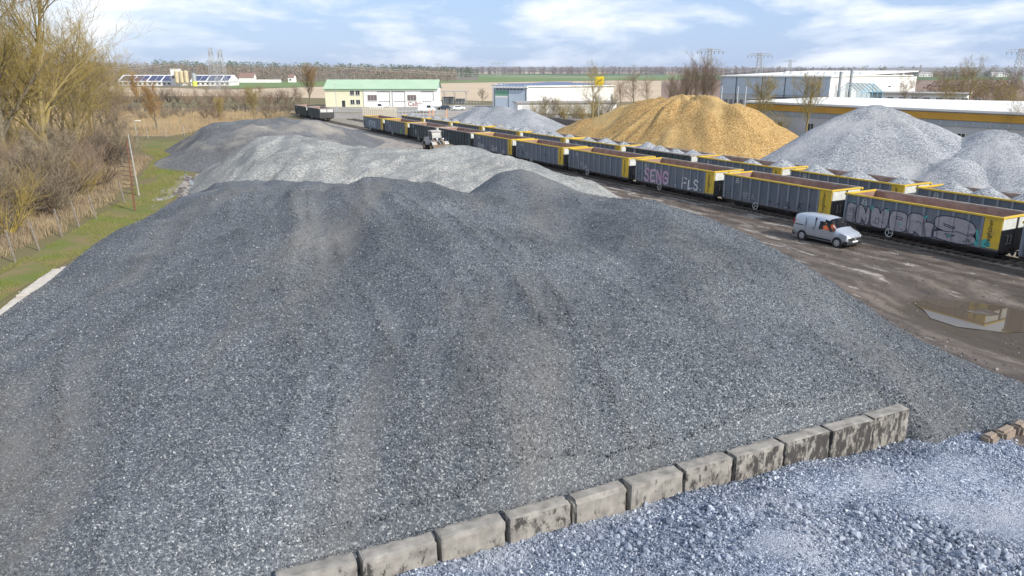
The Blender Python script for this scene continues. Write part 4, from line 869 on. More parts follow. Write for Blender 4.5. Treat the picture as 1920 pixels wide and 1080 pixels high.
w = FR[4]; gtext(w, 'M', 1.2, 1.5, .85, M['graf_dark']); gtext(w, 'HJ-', -4.6, 1.3, .9, M['graf_dark'])
w = FR[3]; gtext(w, 'os', -2.6, 1.2, .6, M['mark_white']); gtext(w, 'Su', -2.9, 1.05, .5, M['mark_white'])
w = FR[5]; gtext(w, 'Kane', -4.7, 1.3, 1.0, M['mark_white'], shear=.2); gtext(w, 'Stok', -.4, 1.1, 1.1, M['mark_white'], shear=.2); gtext(w, 'ex', 3.0, 1.0, .9, M['mark_white'])
w = FR[7]; gtext(w, 'H', -3.6, 1.6, 1.0, M['mark_white'])
w = FR[8]; gtext(w, '43', 2.0, 1.0, 1.0, M['graf_green'], off=.03); gtext(w, 'H', -3.6, 1.7, .8, M['mark_white'])
w = FR[9]; gtext(w, 'RTOS', -2.6, 1.25, 1.7, mat('pale blue spray paint', (.42, .52, .58), .7), off=.03, sx=1.0)

# ------------------------------------------------------------------ van
def loft_car(root, st, body_m, glass_cells, names, sc=1.0):
    pass
def make_van(loc, rz):
    root = thing('delivery_van', 'silver delivery van parked beside the wagons with two people inside', 'van', loc, rz); root.scale = (1.1,) * 3
    # stations along x (front is +x); each: sill z, belt z, top z, half width at sill, belt, top
    XS = [-2.16, -2.10, -1.75, -.9, -.05, .32, .62, .95, 1.22, 1.42, 1.75, 2.05, 2.16]
    ZS = [.46, .30, .28, .25, .25, .25, .25, .25, .25, .26, .28, .30, .42]
    ZBt = [1.00, 1.02, 1.03, 1.03, 1.03, 1.03, 1.03, 1.03, 1.03, 1.01, .96, .86, .72]
    ZTp = [1.60, 1.72, 1.79, 1.82, 1.82, 1.80, 1.75, 1.55, 1.26, 1.12, 1.05, .92, .74]
    WS = [.80, .84, .87, .88, .88, .88, .88, .88, .88, .87, .84, .74, .58]; WB = [.80, .85, .875, .885, .885, .885, .885, .88, .875, .86, .82, .70, .52]; WT = [.62, .66, .68, .69, .69, .69, .68, .68, .72, .76, .70, .58, .42]
    rows = []
    for i, x in enumerate(XS):
        sec = [(WS[i] * .92, ZS[i]), (WS[i], ZS[i] + .12), (WS[i] + .01, (ZS[i] + ZBt[i]) / 2), (WB[i], ZBt[i])]
        zt, zb = ZTp[i], ZBt[i]; dz = zt - zb
        sec += [(WB[i] + (WT[i] - WB[i]) * .62, zb + dz * .66), (WT[i] + .01, zt - min(.10, dz * .22)), (WT[i] * .88, zt - min(.03, dz * .1)), (WT[i] * .45, zt), (0, zt + .012)]
        rows.append([(x, -y, z) for y, z in sec] + [(x, y, z) for y, z in reversed(sec[:-1])])
    n = len(rows[0]); vv = [p for rw in rows for p in rw]; body = []; gl = {'side_window': [], 'windscreen': []}; 
    for i in range(len(XS) - 1):
        for j in range(n - 1):
            f = (i * n + j, (i + 1) * n + j, (i + 1) * n + j + 1, i * n + j + 1)
            jj = min(j, n - 2 - j)
            if 4 <= i <= 7 and jj in (3,) or (i in (5, 6) and jj == 4): gl['side_window'].append(f)
            elif i in (6, 7) and jj >= 5: gl['windscreen'].append(f)
            else: body.append(f)
    body += [tuple(range(n - 1, -1, -1)), tuple(range((len(XS) - 1) * n, len(XS) * n))]
    mb = MB(); mb.add(vv, body); bo = mb.build('body', M['silver'], root, True)
    md = bo.modifiers.new('edge', 'EDGE_SPLIT'); md.split_angle = R(38)
    for nm, fs in gl.items():
        if nm == 'windscreen': MB().add(vv, fs).build(nm, M['car_glass'], root, True)
        else:
            for s in (-1, 1): MB().add(vv, [f for f in fs if vv[f[0]][1] * s > 0]).build(nm, M['car_glass'], root)
    # black pieces
    mb = MB(); mb.box(1.72, 2.20, -.80, .80, .24, .50); mb.box(2.02, 2.19, -.62, .62, .50, .72); b_ = mb.build('front_bumper', M['plastic'], root)
    md = b_.modifiers.new('bev', 'BEVEL'); md.width = .06; md.segments = 2
    MB().box(2.185, 2.215, -.26, .26, .42, .53).build('number_plate', M['white_paint'], b_)
    MB().box(2.19, 2.205, -.07, .07, .60, .68).build('badge', M['hubcap'], b_)
    b_ = MB().box(-2.22, -1.95, -.84, .84, .30, .58).build('rear_bumper', M['plastic'], root); md = b_.modifiers.new('bev', 'BEVEL'); md.width = .05; md.segments = 2
    for s in (-1, 1):
        ys = sorted((s * .86, s * .905)); MB().box(-1.02, 1.0, *ys, .33, .44).build('side_trim', M['plastic'], root)
        ys = sorted((s * .865, s * .895)); MB().box(-2.0, -1.25, *ys, 1.04, 1.09).build('sliding_rail', M['plastic'], root)
        for xs_ in (-.36, -1.12): MB().box(xs_, xs_ + .015, *sorted((s * .85, s * .8895)), .45, 1.62 if xs_ < -1 else 1.5).build('door_seam', M['plastic'], root)
        MB().box(-.50, -.44, *ys, .90, 1.06).build('door_handle', M['plastic'], root); MB().box(-.02, .12, *ys, .95, 1.0).build('door_handle', M['plastic'], root)
        ys = sorted((s * .88, s * 1.05)); MB().box(.95, 1.10, *ys, 1.02, 1.2).build('wing_mirror', M['plastic'], root)
        ys = sorted((s * .40, s * .70)); MB().ext([(1.86, .80), (2.10, .72), (2.07, .84), (1.88, .98)], *ys).build('headlight', M['lamp_glass'], root)
        ys = sorted((s * .74, s * .842)); MB().box(-2.175, -2.11, *ys, 1.0, 1.4).build('tail_lamp', mat('tail lamp', (.4, .02, .02), .3), root)
        for x in (-1.33, 1.48):
            ya, yb = s * .70, s * .915; w = MB().tube((0, ya, 0), (0, yb, 0), .325, .325, 24).build('wheel', M['rubber'], root, loc=(x, 0, .325))
            hb = MB().tube((0, s * .91, 0), (0, s * .925, 0), .215, .19, 20)
            hb.build('hubcap', M['hubcap'], w)
            mb = MB()
            for k in range(6): a = k * math.pi / 3; mb.tube((math.cos(a) * .125, s * .922, math.sin(a) * .125), (math.cos(a) * .125, s * .931, math.sin(a) * .125), .035, .035, 8)
            mb.build('hubcap_hole', M['plastic'], w)
            ar = MB(); ya, yb = sorted((s * .80, s * .898)); ar.tube((0, ya, 0), (0, yb, 0), .385, .385, 24); ar.build('wheel_arch', M['plastic'], root, loc=(x, 0, .335))
    mb = MB(); mb.box(-.35, 1.25, -.80, .80, .40, .46); mb.box(1.05, 1.45, -.78, .78, .46, 1.0); mb.box(-.42, -.35, -.8, .8, .4, 1.72); mb.build('interior', M['dark_cloth'], root)
    for y in (-.4, .4): MB().box(-.2, .3, y - .25, y + .25, .46, .72).box(-.3, -.12, y - .24, y + .24, .72, 1.34).build('car_seat', M['dark_cloth'], root)
    return root
vc = T(-1.88, -4.10); make_van((vc.x, vc.y, .012), ROTT + .02)
def ellip(bm, c, rad, seg=12):
    g = bmesh.ops.create_uvsphere(bm, u_segments=seg, v_segments=8, radius=1)
    for v in g['verts']: v.co = Vector((v.co.x * rad[0] + c[0], v.co.y * rad[1] + c[1], v.co.z * rad[2] + c[2]))
def skin_obj(name, verts, edges, rad, material, parent, root=0):
    me = bpy.data.meshes.new(name); me.from_pydata(verts, edges, []); o = obj(name, me, parent); me.materials.append(material)
    md = o.modifiers.new('skin', 'SKIN')
    for i, r_ in enumerate(rad): me.skin_vertices[0].data[i].radius = (r_, r_); me.skin_vertices[0].data[i].use_root = i == root
    md.use_smooth_shade = True; sd = o.modifiers.new('sub', 'SUBSURF'); sd.levels = 1; sd.render_levels = 1; return o
def person(loc, rz, label, sc=1.1):
    root = thing('person', label, 'person', loc, rz, 'people in the van'); root.scale = (sc,) * 3
    # seated: hips, spine, neck, arms to the wheel or lap, legs forward
    v = [(0, 0, .10), (-.03, 0, .32), (-.05, 0, .50), (-.03, 0, .60), (-.04, .17, .50), (.10, .24, .26), (.34, .16, .32), (-.04, -.17, .50), (.10, -.24, .26), (.34, -.16, .32), (.05, .10, .09), (.42, .12, .14), (.46, .12, -.20), (.05, -.10, .09), (.42, -.12, .14), (.46, -.12, -.20)]
    e = [(0, 1), (1, 2), (2, 3), (2, 4), (4, 5), (5, 6), (2, 7), (7, 8), (8, 9), (0, 10), (10, 11), (11, 12), (0, 13), (13, 14), (14, 15)]
    skin_obj('body', v, e, [.15, .16, .15, .07, .085, .06, .045, .085, .06, .045, .09, .07, .05, .09, .07, .05], M['orange_vest'], root)
    bm = bmesh.new(); ellip(bm, (-.01, 0, .75), (.095, .075, .12)); ellip(bm, (.085, 0, .735), (.02, .012, .02), 6); me = bpy.data.meshes.new('head'); bm.to_mesh(me); bm.free(); me.materials.append(M['skin']); h_ = obj('head', me, root, True)
    bm = bmesh.new(); ellip(bm, (-.03, 0, .79), (.10, .082, .095)); me = bpy.data.meshes.new('hair'); bm.to_mesh(me); bm.free(); me.materials.append(M['hair']); obj('hair', me, h_, True)
    for s in (-1, 1):
        mb = MB(); mb.box(.34, .40, s * .16 - .035, s * .16 + .035, .295, .335)
        for k in range(4): mb.tube((.40, s * .16 - .03 + k * .02, .32), (.455 - abs(k - 1.5) * .01, s * .16 - .03 + k * .02, .30), .009, .007, 5)
        mb.tube((.36, s * .125, .32), (.41, s * .11, .33), .010, .008, 5); mb.build('hand', M['skin'], root)
    return root
for y, lab in ((-.4, 'person in an orange work jacket seated at the near side window of the silver van'), (.4, 'person in an orange work jacket on the far seat of the silver van')):
    q = Matrix.Rotation(ROTT + .02, 3, 'Z') @ Vector((.10, y, .66)) * 1.1; person((vc.x + q.x, vc.y + q.y, q.z + .012), ROTT, lab, 1.05)

# ------------------------------------------------------------------ wheel loader
def make_loader(loc, rz):
    root = thing('wheel_loader', 'dirty white wheel loader with its bucket lowered, beside the dark green wagons', 'wheel loader', loc, rz)
    for x, y in ((1.55, -1.05), (1.55, 1.05), (-1.6, -1.05), (-1.6, 1.05)):
        w = MB(); w.tube((0, -.32, 0), (0, .32, 0), .80, .80, 22); w.tube((0, -.36, 0), (0, -.32, 0), .62, .78, 22); w.tube((0, .32, 0), (0, .36, 0), .78, .62, 22)
        for k in range(22):
            a = k * math.pi / 11; ca, sa = math.cos(a), math.sin(a); w.tube((ca * .80, -.30, sa * .80), (ca * .82, .30, sa * .82), .055, .055, 4)
        w = w.build('wheel', M['rubber'], root, loc=(x, y, .82)); s = -1 if y < 0 else 1
        MB().tube((0, s * .30, 0), (0, s * .375, 0), .40, .30, 14).build('rim', M['loader_ochre'], w)
    mb = MB(); mb.ext([(-3.3, .95), (-3.3, 1.75), (-3.0, 2.15), (-1.1, 2.30), (-.9, 2.2), (-.9, .8), (-2.6, .75)], -.85, .85); o = mb.build('engine_hood', M['loader_white'], root); md = o.modifiers.new('bev', 'BEVEL'); md.width = .07; md.segments = 2
    MB().tube((-2.1, .4, 2.25), (-2.1, .4, 2.85), .07, .06, 8).build('exhaust', M['black_steel'], root)
    MB().box(-3.45, -3.25, -.95, .95, .7, 1.3).build('counterweight', M['dark_steel'], root)
    mb = MB(); mb.box(-.9, .2, -.55, .55, .65, 1.3); mb.ext([(.2, .7), (.2, 1.6), (.9, 1.9), (1.4, 1.7), (2.0, 1.2), (2.0, .75)], -.45, .45); mb.build('chassis', M['dark_steel'], root)
    for s in (-1, 1):
        for x in (1.55, -1.6):
            pts = [(x + .95 * math.cos(a), .82 + .95 * math.sin(a)) for a in [R(k) for k in range(20, 171, 25)]]; pts += [(x + .89 * math.cos(a), .82 + .89 * math.sin(a)) for a in [R(k) for k in range(170, 19, -25)]]
            MB().ext(pts, s * 1.05 - .34, s * 1.05 + .34).build('mudguard', M['loader_white'], root)
    cab = MB(); cab.ext([(-1.05, 1.3), (-1.1, 3.15), (.25, 3.15), (.55, 2.2), (.45, 1.3)], -.72, .72); c = cab.build('cab', M['win'], root)
    MB().ext([(-1.2, 3.15), (-1.15, 3.32), (.3, 3.32), (.45, 3.15)], -.82, .82).build('cab_roof', M['loader_white'], c)
    for s in (-1, 1):
        y0, y1 = sorted((s * .70, s * .745))
        for a, b in (((-1.05, 1.3), (-1.1, 3.15)), ((.45, 1.3), (.55, 2.2)), ((.55, 2.2), (.25, 3.15)), ((-.35, 1.3), (-.38, 3.15))): MB().tube((a[0], s * .72, a[1]), (b[0], s * .72, b[1]), .065, .065, 5).build('cab_pillar', M['loader_white'], c)
        MB().ext([(-1.06, 1.3), (-1.07, 1.85), (.5, 1.85), (.46, 1.3)], y0, y1).build('cab_door', M['loader_white'], c)
        MB().tube((.5, s * .75, 2.6), (.62, s * 1.05, 2.75), .025).box(.56, .66, s * 1.05 - .10, s * 1.05 + .10, 2.55, 2.95).build('mirror', M['plastic'], c)
        MB().ext([(.7, 1.75), (.6, 1.95), (1.6, 1.75), (2.9, .85), (3.15, .55), (2.95, .4), (2.65, .75), (1.5, 1.45)], s * .62 - .09, s * .62 + .09).build('lift_arm', M['loader_ochre'], root)
        MB().tube((.6, s * .4, 1.0), (2.1, s * .45, 1.1), .07, .05, 8).build('hydraulic_ram', M['steel'], root)
        MB().tube((1.9, s * .5, 1.75), (1.9, s * .5, 2.15), .04).box(1.85, 2.0, s * .5 - .13, s * .5 + .13, 2.1, 2.28).build('work_lamp', M['lamp_glass'], root)
    MB().tube((1.0, 0, 1.9), (2.9, 0, 1.15), .08, .06, 8).build('tilt_ram', M['steel'], root)
    bk = MB(); prof = [(3.05, .25), (3.0, .9), (3.15, 1.35), (3.30, 1.42), (3.22, 1.30), (3.10, .9), (3.2, .38), (4.15, .18), (4.25, .12), (3.2, .14)]
    bk.ext(prof, -1.62, 1.62)
    b_ = bk.build('bucket', M['bucket'], root)
    for s in (-1, 1): MB().ext([(3.1, .25), (3.05, .9), (3.25, 1.4), (3.6, 1.15), (4.2, .2)], s * 1.62 - .03, s * 1.62 + .03).build('bucket_side', M['bucket'], b_)
    MB().box(4.05, 4.32, -1.63, 1.63, .09, .13).build('cutting_edge', M['steel'], b_)
    return root
lp = T(72.5, -3.7); make_loader((lp.x, lp.y, .01), ROTT - .05)

# ------------------------------------------------------------------ buildings
def frame(p, q):
    "local frame of a facade that runs from p to q: origin at p, x along it, y away from the camera"
    d = Vector((q[0] - p[0], q[1] - p[1], 0)); return d.length, math.atan2(d.y, d.x)
def wall_box(root, L, D, z0, z1, material, x0=0.0, y0=0.0, name='wall'): return MB().box(x0, x0 + L, y0, y0 + D, z0, z1).build(name, material, root)
def window(root, x, z, w, h, y=0.0, glass='win', sill=True, bars=1, frm='wall_white'):
    g = MB().box(x, x + w, y - .05, y - .012, z, z + h).build('window', M[glass], root)
    f = MB(); t = .07
    f.box(x - t, x + w + t, y - .09, y - .052, z - t, z); f.box(x - t, x + w + t, y - .09, y - .052, z + h, z + h + t); f.box(x - t, x, y - .09, y - .052, z, z + h); f.box(x + w, x + w + t, y - .09, y - .052, z, z + h)
    for b in range(bars): xx = x + w * (b + 1) / (bars + 1); f.box(xx - .03, xx + .03, y - .085, y - .053, z, z + h)
    f.build('frame', M[frm], g)
    if sill: MB().box(x - .1, x + w + .1, y - .2, y - .091, z - t - .06, z - t).build('sill', M['steel'], g)
    return g
def gable_roof(root, L, D, ze, zr, material, over=.4, along='x', y0=0.0):
    mb = MB(); t = .18; y1 = y0 + D; ym = (y0 + y1) / 2; k = (zr - ze) / (D / 2)
    for s, ya in ((1, y0 - over), (-1, y1 + over)):
        za = ze - over * k; vs_ = [(-over, ya, za), (L + over, ya, za), (L + over, ym, zr), (-over, ym, zr)]; vs_ += [(x, y, z + t) for x, y, z in vs_]
        mb.add(vs_, [(3, 2, 1, 0), (4, 5, 6, 7), (0, 1, 5, 4), (2, 3, 7, 6), (0, 4, 7, 3), (1, 2, 6, 5)])
    r = mb.build('roof', material, root)
    g = MB()
    for x in (0, L): g.add([(x, y0, ze), (x, y1, ze), (x, ym, zr - .01)], [(0, 1, 2)])
    return r, g
# green roofed hall
a, b = px(611, 200.5), px(820, 200.5); L, rz = frame(a, b)
gb = thing('workshop_hall', 'long white workshop hall with a green sheet roof and a cream office end', 'building', (a.x, a.y, 0), rz)
D = 13.0; ZE = 6.3; ZR = 9.1
wall_box(gb, L * .345, D, 0, ZE, M['wall_cream']); wall_box(gb, L * .655, D, 0, ZE, M['wall_white'], L * .345 + .003, -.0)
rf, g = gable_roof(gb, L, D, ZE, ZR, M['roof_green'], .5); g.build('gable', M['wall_grey'], gb); MB().box(-.02, -.004, 0, D, 0, ZE - .02).build('gable_cladding', M['wall_grey'], gb)
MB().box(-.5, L + .5, -.62, -.5, ZE - .5, ZE - .32).build('gutter', mat('green gutter', (.08, .22, .12), .5), rf)
for z in (.95, 4.1):
    for x in (.225, .275): window(gb, L * x, z, L * .035, 1.5)
window(gb, L * .38, 2.2, 3.2, 1.9, glass='win_grey', bars=2); window(gb, L * .735, 2.2, 3.1, 1.9, glass='win_grey', bars=2)
dr = MB().box(L * .148, L * .148 + 1.1, -.07, -.01, 0, 2.2).build('door', M['win'], gb); MB().box(L * .148 + .9, L * .148 + 1.0, -.13, -.075, 1.0, 1.06).build('handle', M['steel'], dr)
for x in (.47, .605, .86):
    d_ = MB().box(L * x, L * x + L * .105, -.06, -.01, 0, 5.1).build('roller_door', mat('white roller door', (.72, .72, .70), .6), gb); MB().box(L * x - .1, L * x + L * .105 + .1, -.11, -.062, 5.1, 5.3).box(L * x + L * .105, L * x + L * .105 + .14, -.11, -.062, 0, 5.1).build('door_frame', M['trim'], d_)
    for k in range(5): MB().box(L * x + .45 + k * .8, L * x + .95 + k * .8, -.075, -.062, 1.75, 2.0).build('door_light', M['win'], d_)
for x in (.343, .60): MB().tube((L * x, -.1, 0), (L * x, -.1, ZE - .35), .07, .07, 6).build('downpipe', M['steel'], gb)
v, f = text2d('Calbin', 2.2, .02); mb = MB()
for ff in f: mb.add([(L * .735 + v[i][0], -.03, .35 + v[i][1] * .9) for i in ff], [tuple(range(len(ff)))])
mb.build('lettering', mat('dark red lettering', (.22, .03, .04), .6), gb)
# canopy and clutter right of the hall
a = px(830, 196); cn = thing('canopy', 'open shed with a flat grey roof beside the green roofed hall', 'shed', (a.x, a.y + 3, 0), 0)
for x in (0, 4, 8.5):
    for y in (0, 6): MB().box(x, x + .15, y, y + .15, 0, 4.2 if y else 4.6).build('post', M['steel'], cn)
MB().box(-.8, 9.6, -.8, 6.8, 4.6, 4.8).build('roof', M['roof_grey'], cn)
MB().box(-.5, 4, 1.5, 5, 0, 2.6).box(4.6, 8, 2, 5, 0, 1.9).build('stacked_goods', mat('dark stored goods', (.05, .06, .08), .7, (.16, .17, .17), 1.0), cn)
# blue grey hall with solar roof
a, b = px(927, 207), px(986, 207.5)
hall_dir = Vector((.62, -.0, 0)); a = Vector((-5.8, 252, 0)); b = Vector((4.6, 247, 0)); L, rz = frame(a, b)
hb = thing('steel_hall', 'blue grey steel hall with rows of solar panels on its roof', 'building', (a.x, a.y, 0), rz)
DH = 46.0; ZH = 7.0
wall_box(hb, L, .3, 0, ZH, M['hall_blue'], name='front_wall'); wall_box(hb, .3, DH, 0, ZH, M['wall_white'], L - .3, .302, 'side_wall'); wall_box(hb, .3, DH, 0, ZH, M['wall_white'], 0, .302, 'side_wall'); wall_box(hb, L - .61, .3, 0, ZH, M['wall_white'], .305, DH, 'back_wall')
MB().box(.3, L * .44, -.06, -.01, 0, ZH - .7).build('gate_leaf', M['hall_blue'], hb); MB().box(L * .45, L - .4, -.06, -.01, 0, ZH - .7).build('gate_leaf', M['hall_blue'], hb)
for x in (.05, L * .44, L - .35): MB().box(x, x + .16, -.12, -.062, 0, ZH - .3).build('door_post', M['trim'], hb)
sg = MB().box(.4, L * .43, -.09, -.062, ZH - 2.5, ZH - .8).build('sign_board', M['green_sign'], hb); MB().box(.4, L * .43, -.10, -.092, ZH - 3.1, ZH - 2.52).build('sign_strip', M['wall_white'], sg)
for k in range(8): MB().box(.8 + k * 1.25, 1.6 + k * 1.25, -.11, -.062, ZH - .62, ZH - .3).build('top_light', M['win'], hb)
rf = MB().add([(-.6, -.8, ZH + .02), (L + .6, -.8, ZH + .02), (L + .6, DH + .6, ZH + .6), (-.6, DH + .6, ZH + .6), (-.6, -.8, ZH + .35), (L + .6, -.8, ZH + .35), (L + .6, DH + .6, ZH + .95), (-.6, DH + .6, ZH + .95)], [(3, 2, 1, 0), (4, 5, 6, 7), (0, 1, 5, 4), (2, 3, 7, 6), (0, 4, 7, 3), (1, 2, 6, 5)]).build('roof', M['roof_white'], hb)
pm = MB().add([(0, 0, 0), (.85, 0, 0), (.85, 1.2, .35), (0, 1.2, .35), (0, 0, .05), (.85, 0, .05), (.85, 1.2, .40), (0, 1.2, .40)], [(3, 2, 1, 0), (4, 5, 6, 7), (0, 1, 5, 4), (2, 3, 7, 6), (0, 4, 7, 3), (1, 2, 6, 5)]).mesh('solar_panel', mat('hazy solar panel', (.10, .13, .21), .2, (.14, .17, .25), 2, spec=.6))
for j in range(18):
    for i in range(9): obj('solar_panel', pm, rf, False, (.15 + i * 1.15, .6 + j * 2.5, ZH + .40 + j * .03))
# long white wing to the right of the steel hall
a = Vector((4.9, 247, 0)); b = Vector((34.5, 262, 0)); L, rz = frame(a, b)
wg = thing('white_hall', 'long white hall wall with solar roof edge beside the blue grey hall', 'building', (a.x, a.y, 0), rz)
wall_box(wg, L, 26, 0, 7.3, M['wall_white']); rf = MB().box(-.3, L + .4, -.5, 26.3, 7.3, 7.7).build('roof', M['roof_white'], wg)
MB().box(0, L, -.25, -.01, 0, 1.2).build('plinth', M['wall_pale'], wg)
for j in range(8):
    for i in range(24): obj('solar_panel', pm, rf, False, (.6 + i * 1.34, .3 + j * 3.1, 7.73))
a, b = px(985, 219), px(1150, 222)
sh = thing('garage_row', 'low white garages under a grey flat roof before the solar hall', 'building', (a.x - 2, 228, 0), .12)
wall_box(sh, 30, 10, 0, 3.0, M['wall_white']); MB().box(-.4, 30.4, -.5, 10.4, 3.0, 3.35).build('roof', M['roof_grey'], sh)
for k in range(7): MB().box(1.4 + k * 4, 4.4 + k * 4, -.06, -.01, 0, 2.4).build('garage_door', M['wall_pale'], sh)
# post sign
p = pxY(1124, 152, 205); ps = thing('post_sign', 'yellow square sign with a black post horn on a tall pole', 'sign', (p.x, p.y, 0)); s = 1.15
MB().tube((0, 0, 0), (0, 0, p.z - s), .12, .10, 8).build('pole', M['steel'], ps)
bd = MB().box(-s, s, -.15, .15, p.z - s, p.z + s).build('sign_board', M['sign_yellow'], ps); md = bd.modifiers.new('bev', 'BEVEL'); md.width = .12; md.segments = 2
hn = MB(); c = Vector((0, -.16, p.z + .18)); pts = [c + Vector((math.cos(t_) * .42, 0, math.sin(t_) * .32)) for t_ in [R(k) for k in range(150, 391, 20)]]; hn.path(pts, .09, 5)
hn.add([c + Vector(q) for q in ((.3, -.01, .05), (.72, -.01, .42), (.85, -.01, .15))], [(0, 2, 1)]); hn.tube(c + Vector((-.4, 0, .1)), c + Vector((-.75, 0, .38)), .07, .05, 5); hn.build('post_horn', M['letter_black'], bd)
v, f = text2d('Post', .62, .01); mb = MB()
for ff in f: mb.add([(-.58 + v[i][0], -.157, p.z - .85 + v[i][1]) for i in ff], [tuple(range(len(ff)))])
mb.build('lettering', M['letter_black'], bd)
# factory
a = pxY(1349, 190, 262); b = pxY(1545, 190, 235); A = Vector((a.x, 262, 0)); B = Vector((b.x, 232, 0)); L, rz = frame(A, B)
fc = thing('factory_hall', 'big white roofed factory hall with grey upper cladding and roof domes', 'building', (A.x, A.y, 0), rz); ZF = 10.4; DF = 58
wall_box(fc, L, DF, 0, ZF, M['wall_pale']); rf = MB().add([(-.5, -.6, ZF), (L + .5, -.6, ZF), (L + .5, DF, ZF + 1.6), (-.5, DF, ZF + 1.6), (-.5, -.6, ZF + .35), (L + .5, -.6, ZF + .35), (L + .5, DF, ZF + 1.95), (-.5, DF, ZF + 1.95)], [(3, 2, 1, 0), (4, 5, 6, 7), (0, 1, 5, 4), (2, 3, 7, 6), (0, 4, 7, 3), (1, 2, 6, 5)]).build('roof', M['roof_white'], fc)
for k in range(5):
    x0_ = L * [0, .16, .41, .62, .92][k] + .05; x1_ = L * [.16, .41, .62, .92, 1.0][k] - .05; MB().box(x0_, x1_, -.16, -.01, 4.9, ZF - .1).build('cladding_panel', M['hall_blue'], fc)
for x in (.16, .41, .62, .92): MB().tube((L * x, -.2, 0), (L * x, -.2, ZF), .14, .14, 6).build('downpipe', M['trim'], fc)
MB().box(L, L + .12, -.1, DF, 0, ZF - .05).build('end_wall', M['wall_white'], fc)
for k in range(10):
    bm = bmesh.new(); bmesh.ops.create_uvsphere(bm, u_segments=14, v_segments=8, radius=1)
    bmesh.ops.bisect_plane(bm, geom=bm.verts[:] + bm.edges[:] + bm.faces[:], plane_co=(0, 0, 0), plane_no=(0, 0, -1), clear_outer=True)
    me = bpy.data.meshes.new('roof_dome'); bm.to_mesh(me); bm.free(); me.materials.append(M['roof_white']); o = obj('roof_dome', me, rf, True, (L * .35 + (k // 2) * 5.2 + (k % 2) * 2.3, 18 + (k // 2) * 1.5, ZF + .8)); o.scale = (1.5, 1.5, .95)
for k in range(7): window(fc, L * .05 + k * 2.0, 1.2, 1.3, 2.0, 0, 'win_grey')
MB().box(L * .55, L * .97, -2.4, -.2, 3.9, 4.3).build('canopy', M['trim'], fc)
lo = wall_box(fc, L * .62, 7, 0, 3.6, M['wall_pale'], L * .4, -7.2, 'low_wing'); MB().box(L * .4 - .3, L * 1.02 + .3, -7.5, -.21, 3.6, 3.85).build('low_roof', M['roof_grey'], lo)
for k in range(9): window(fc, L * .42 + k * 2.6, 1.0, 1.6, 1.7, -7.2, 'win_grey')
# white right half
a = Vector((B.x + .5, B.y + 1, 0)); b = pxY(1706, 170, 262); b = Vector((b.x, 262, 0)); L, rz = frame(a, b)
f2 = thing('factory_hall', 'plain sunlit white factory block right of the grey clad hall', 'building', (a.x, a.y, 0), rz)
wall_box(f2, L, 40, 0, 10.6, M['wall_white']); MB().box(-.2, L + .3, -.4, 40.3, 10.6, 10.95).build('roof', M['roof_white'], f2); MB().box(L * .7, L * .7 + 1.6, -.08, -.01, 7.2, 7.6).build('vent', M['trim'], f2)
for u, lab in ((1572, 'left steel flue stack before the white factory block'), (1592, 'taller steel flue stack with a service ladder')):
    p = pxY(u, 180, 222); tp = pxY(u + 2, 132 if u > 1580 else 136, 222); ch = thing('flue_stack', lab, 'chimney', (p.x, p.y, 0), 0, 'flue stacks of the factory'); MB().tube((0, 0, 0), (0, 0, tp.z), .45, .42, 12).build('stack', M['steel'], ch); MB().tube((0, 0, tp.z), (0, 0, tp.z + .25), .5, .5, 12).build('cap', M['steel'], ch)
    mb = MB(); mb.tube((-1.1, 0, 0), (-1.1, 0, tp.z - 3), .10); mb.tube((-.75, 0, 0), (-.75, 0, tp.z - 3), .10)
    for k in range(10): mb.tube((-1.1, 0, 1 + k), (-.75, 0, 1 + k), .05)
    mb.build('service_ladder', M['steel'], ch)
# glazed gable
p = pxY(1638, 185, 196); gl = thing('glass_atrium', 'glass atrium with a pointed roof and blue frame on the factory', 'building', (p.x - 3.2, 196, 0), .25); z0, z1, z2 = 4.5, 7.2, 9.3; Wd = 6.2
wall_box(gl, Wd + 6, 10, 0, z0, M['wall_white'], -3); MB().add([(0, 0, z0), (Wd, 0, z0), (Wd, 0, z1), (Wd / 2, 0, z2), (0, 0, z1)], [(0, 1, 2, 3, 4)]).build('glass_front', M['roof_glass'], gl)
for s, x in ((0, 0), (1, Wd)): MB().add([(x, 0, z1), (Wd / 2, 0, z2), (Wd / 2, 10, z2), (x, 10, z1)], [(0, 1, 2, 3) if s else (3, 2, 1, 0)]).add([(x, 0, z0), (x, 10, z0), (x, 10, z1), (x, 0, z1)], [(0, 1, 2, 3)]).build('glass_roof', M['roof_glass'], gl)
mb = MB()
for q, r_ in (((0, z0), (0, z1)), ((Wd, z0), (Wd, z1)), ((0, z1), (Wd / 2, z2)), ((Wd, z1), (Wd / 2, z2)), ((0, z1), (Wd, z1)), ((Wd / 2, z0), (Wd / 2, z2)), ((0, z0), (Wd, z0)), ((Wd * .25, z0), (Wd * .25, z1)), ((Wd * .75, z0), (Wd * .75, z1))): mb.tube((q[0], -.05, q[1]), (r_[0], -.05, r_[1]), .08, .08, 5)
mb.build('blue_frame', M['frame_blue'], gl); mb = MB()
for k in range(7):
    for x in (0, Wd): mb.tube((x, k * 1.6, z1), (Wd / 2, k * 1.6, z2), .09, .09, 4)
mb.build('glazing_bars', M['steel'], gl)
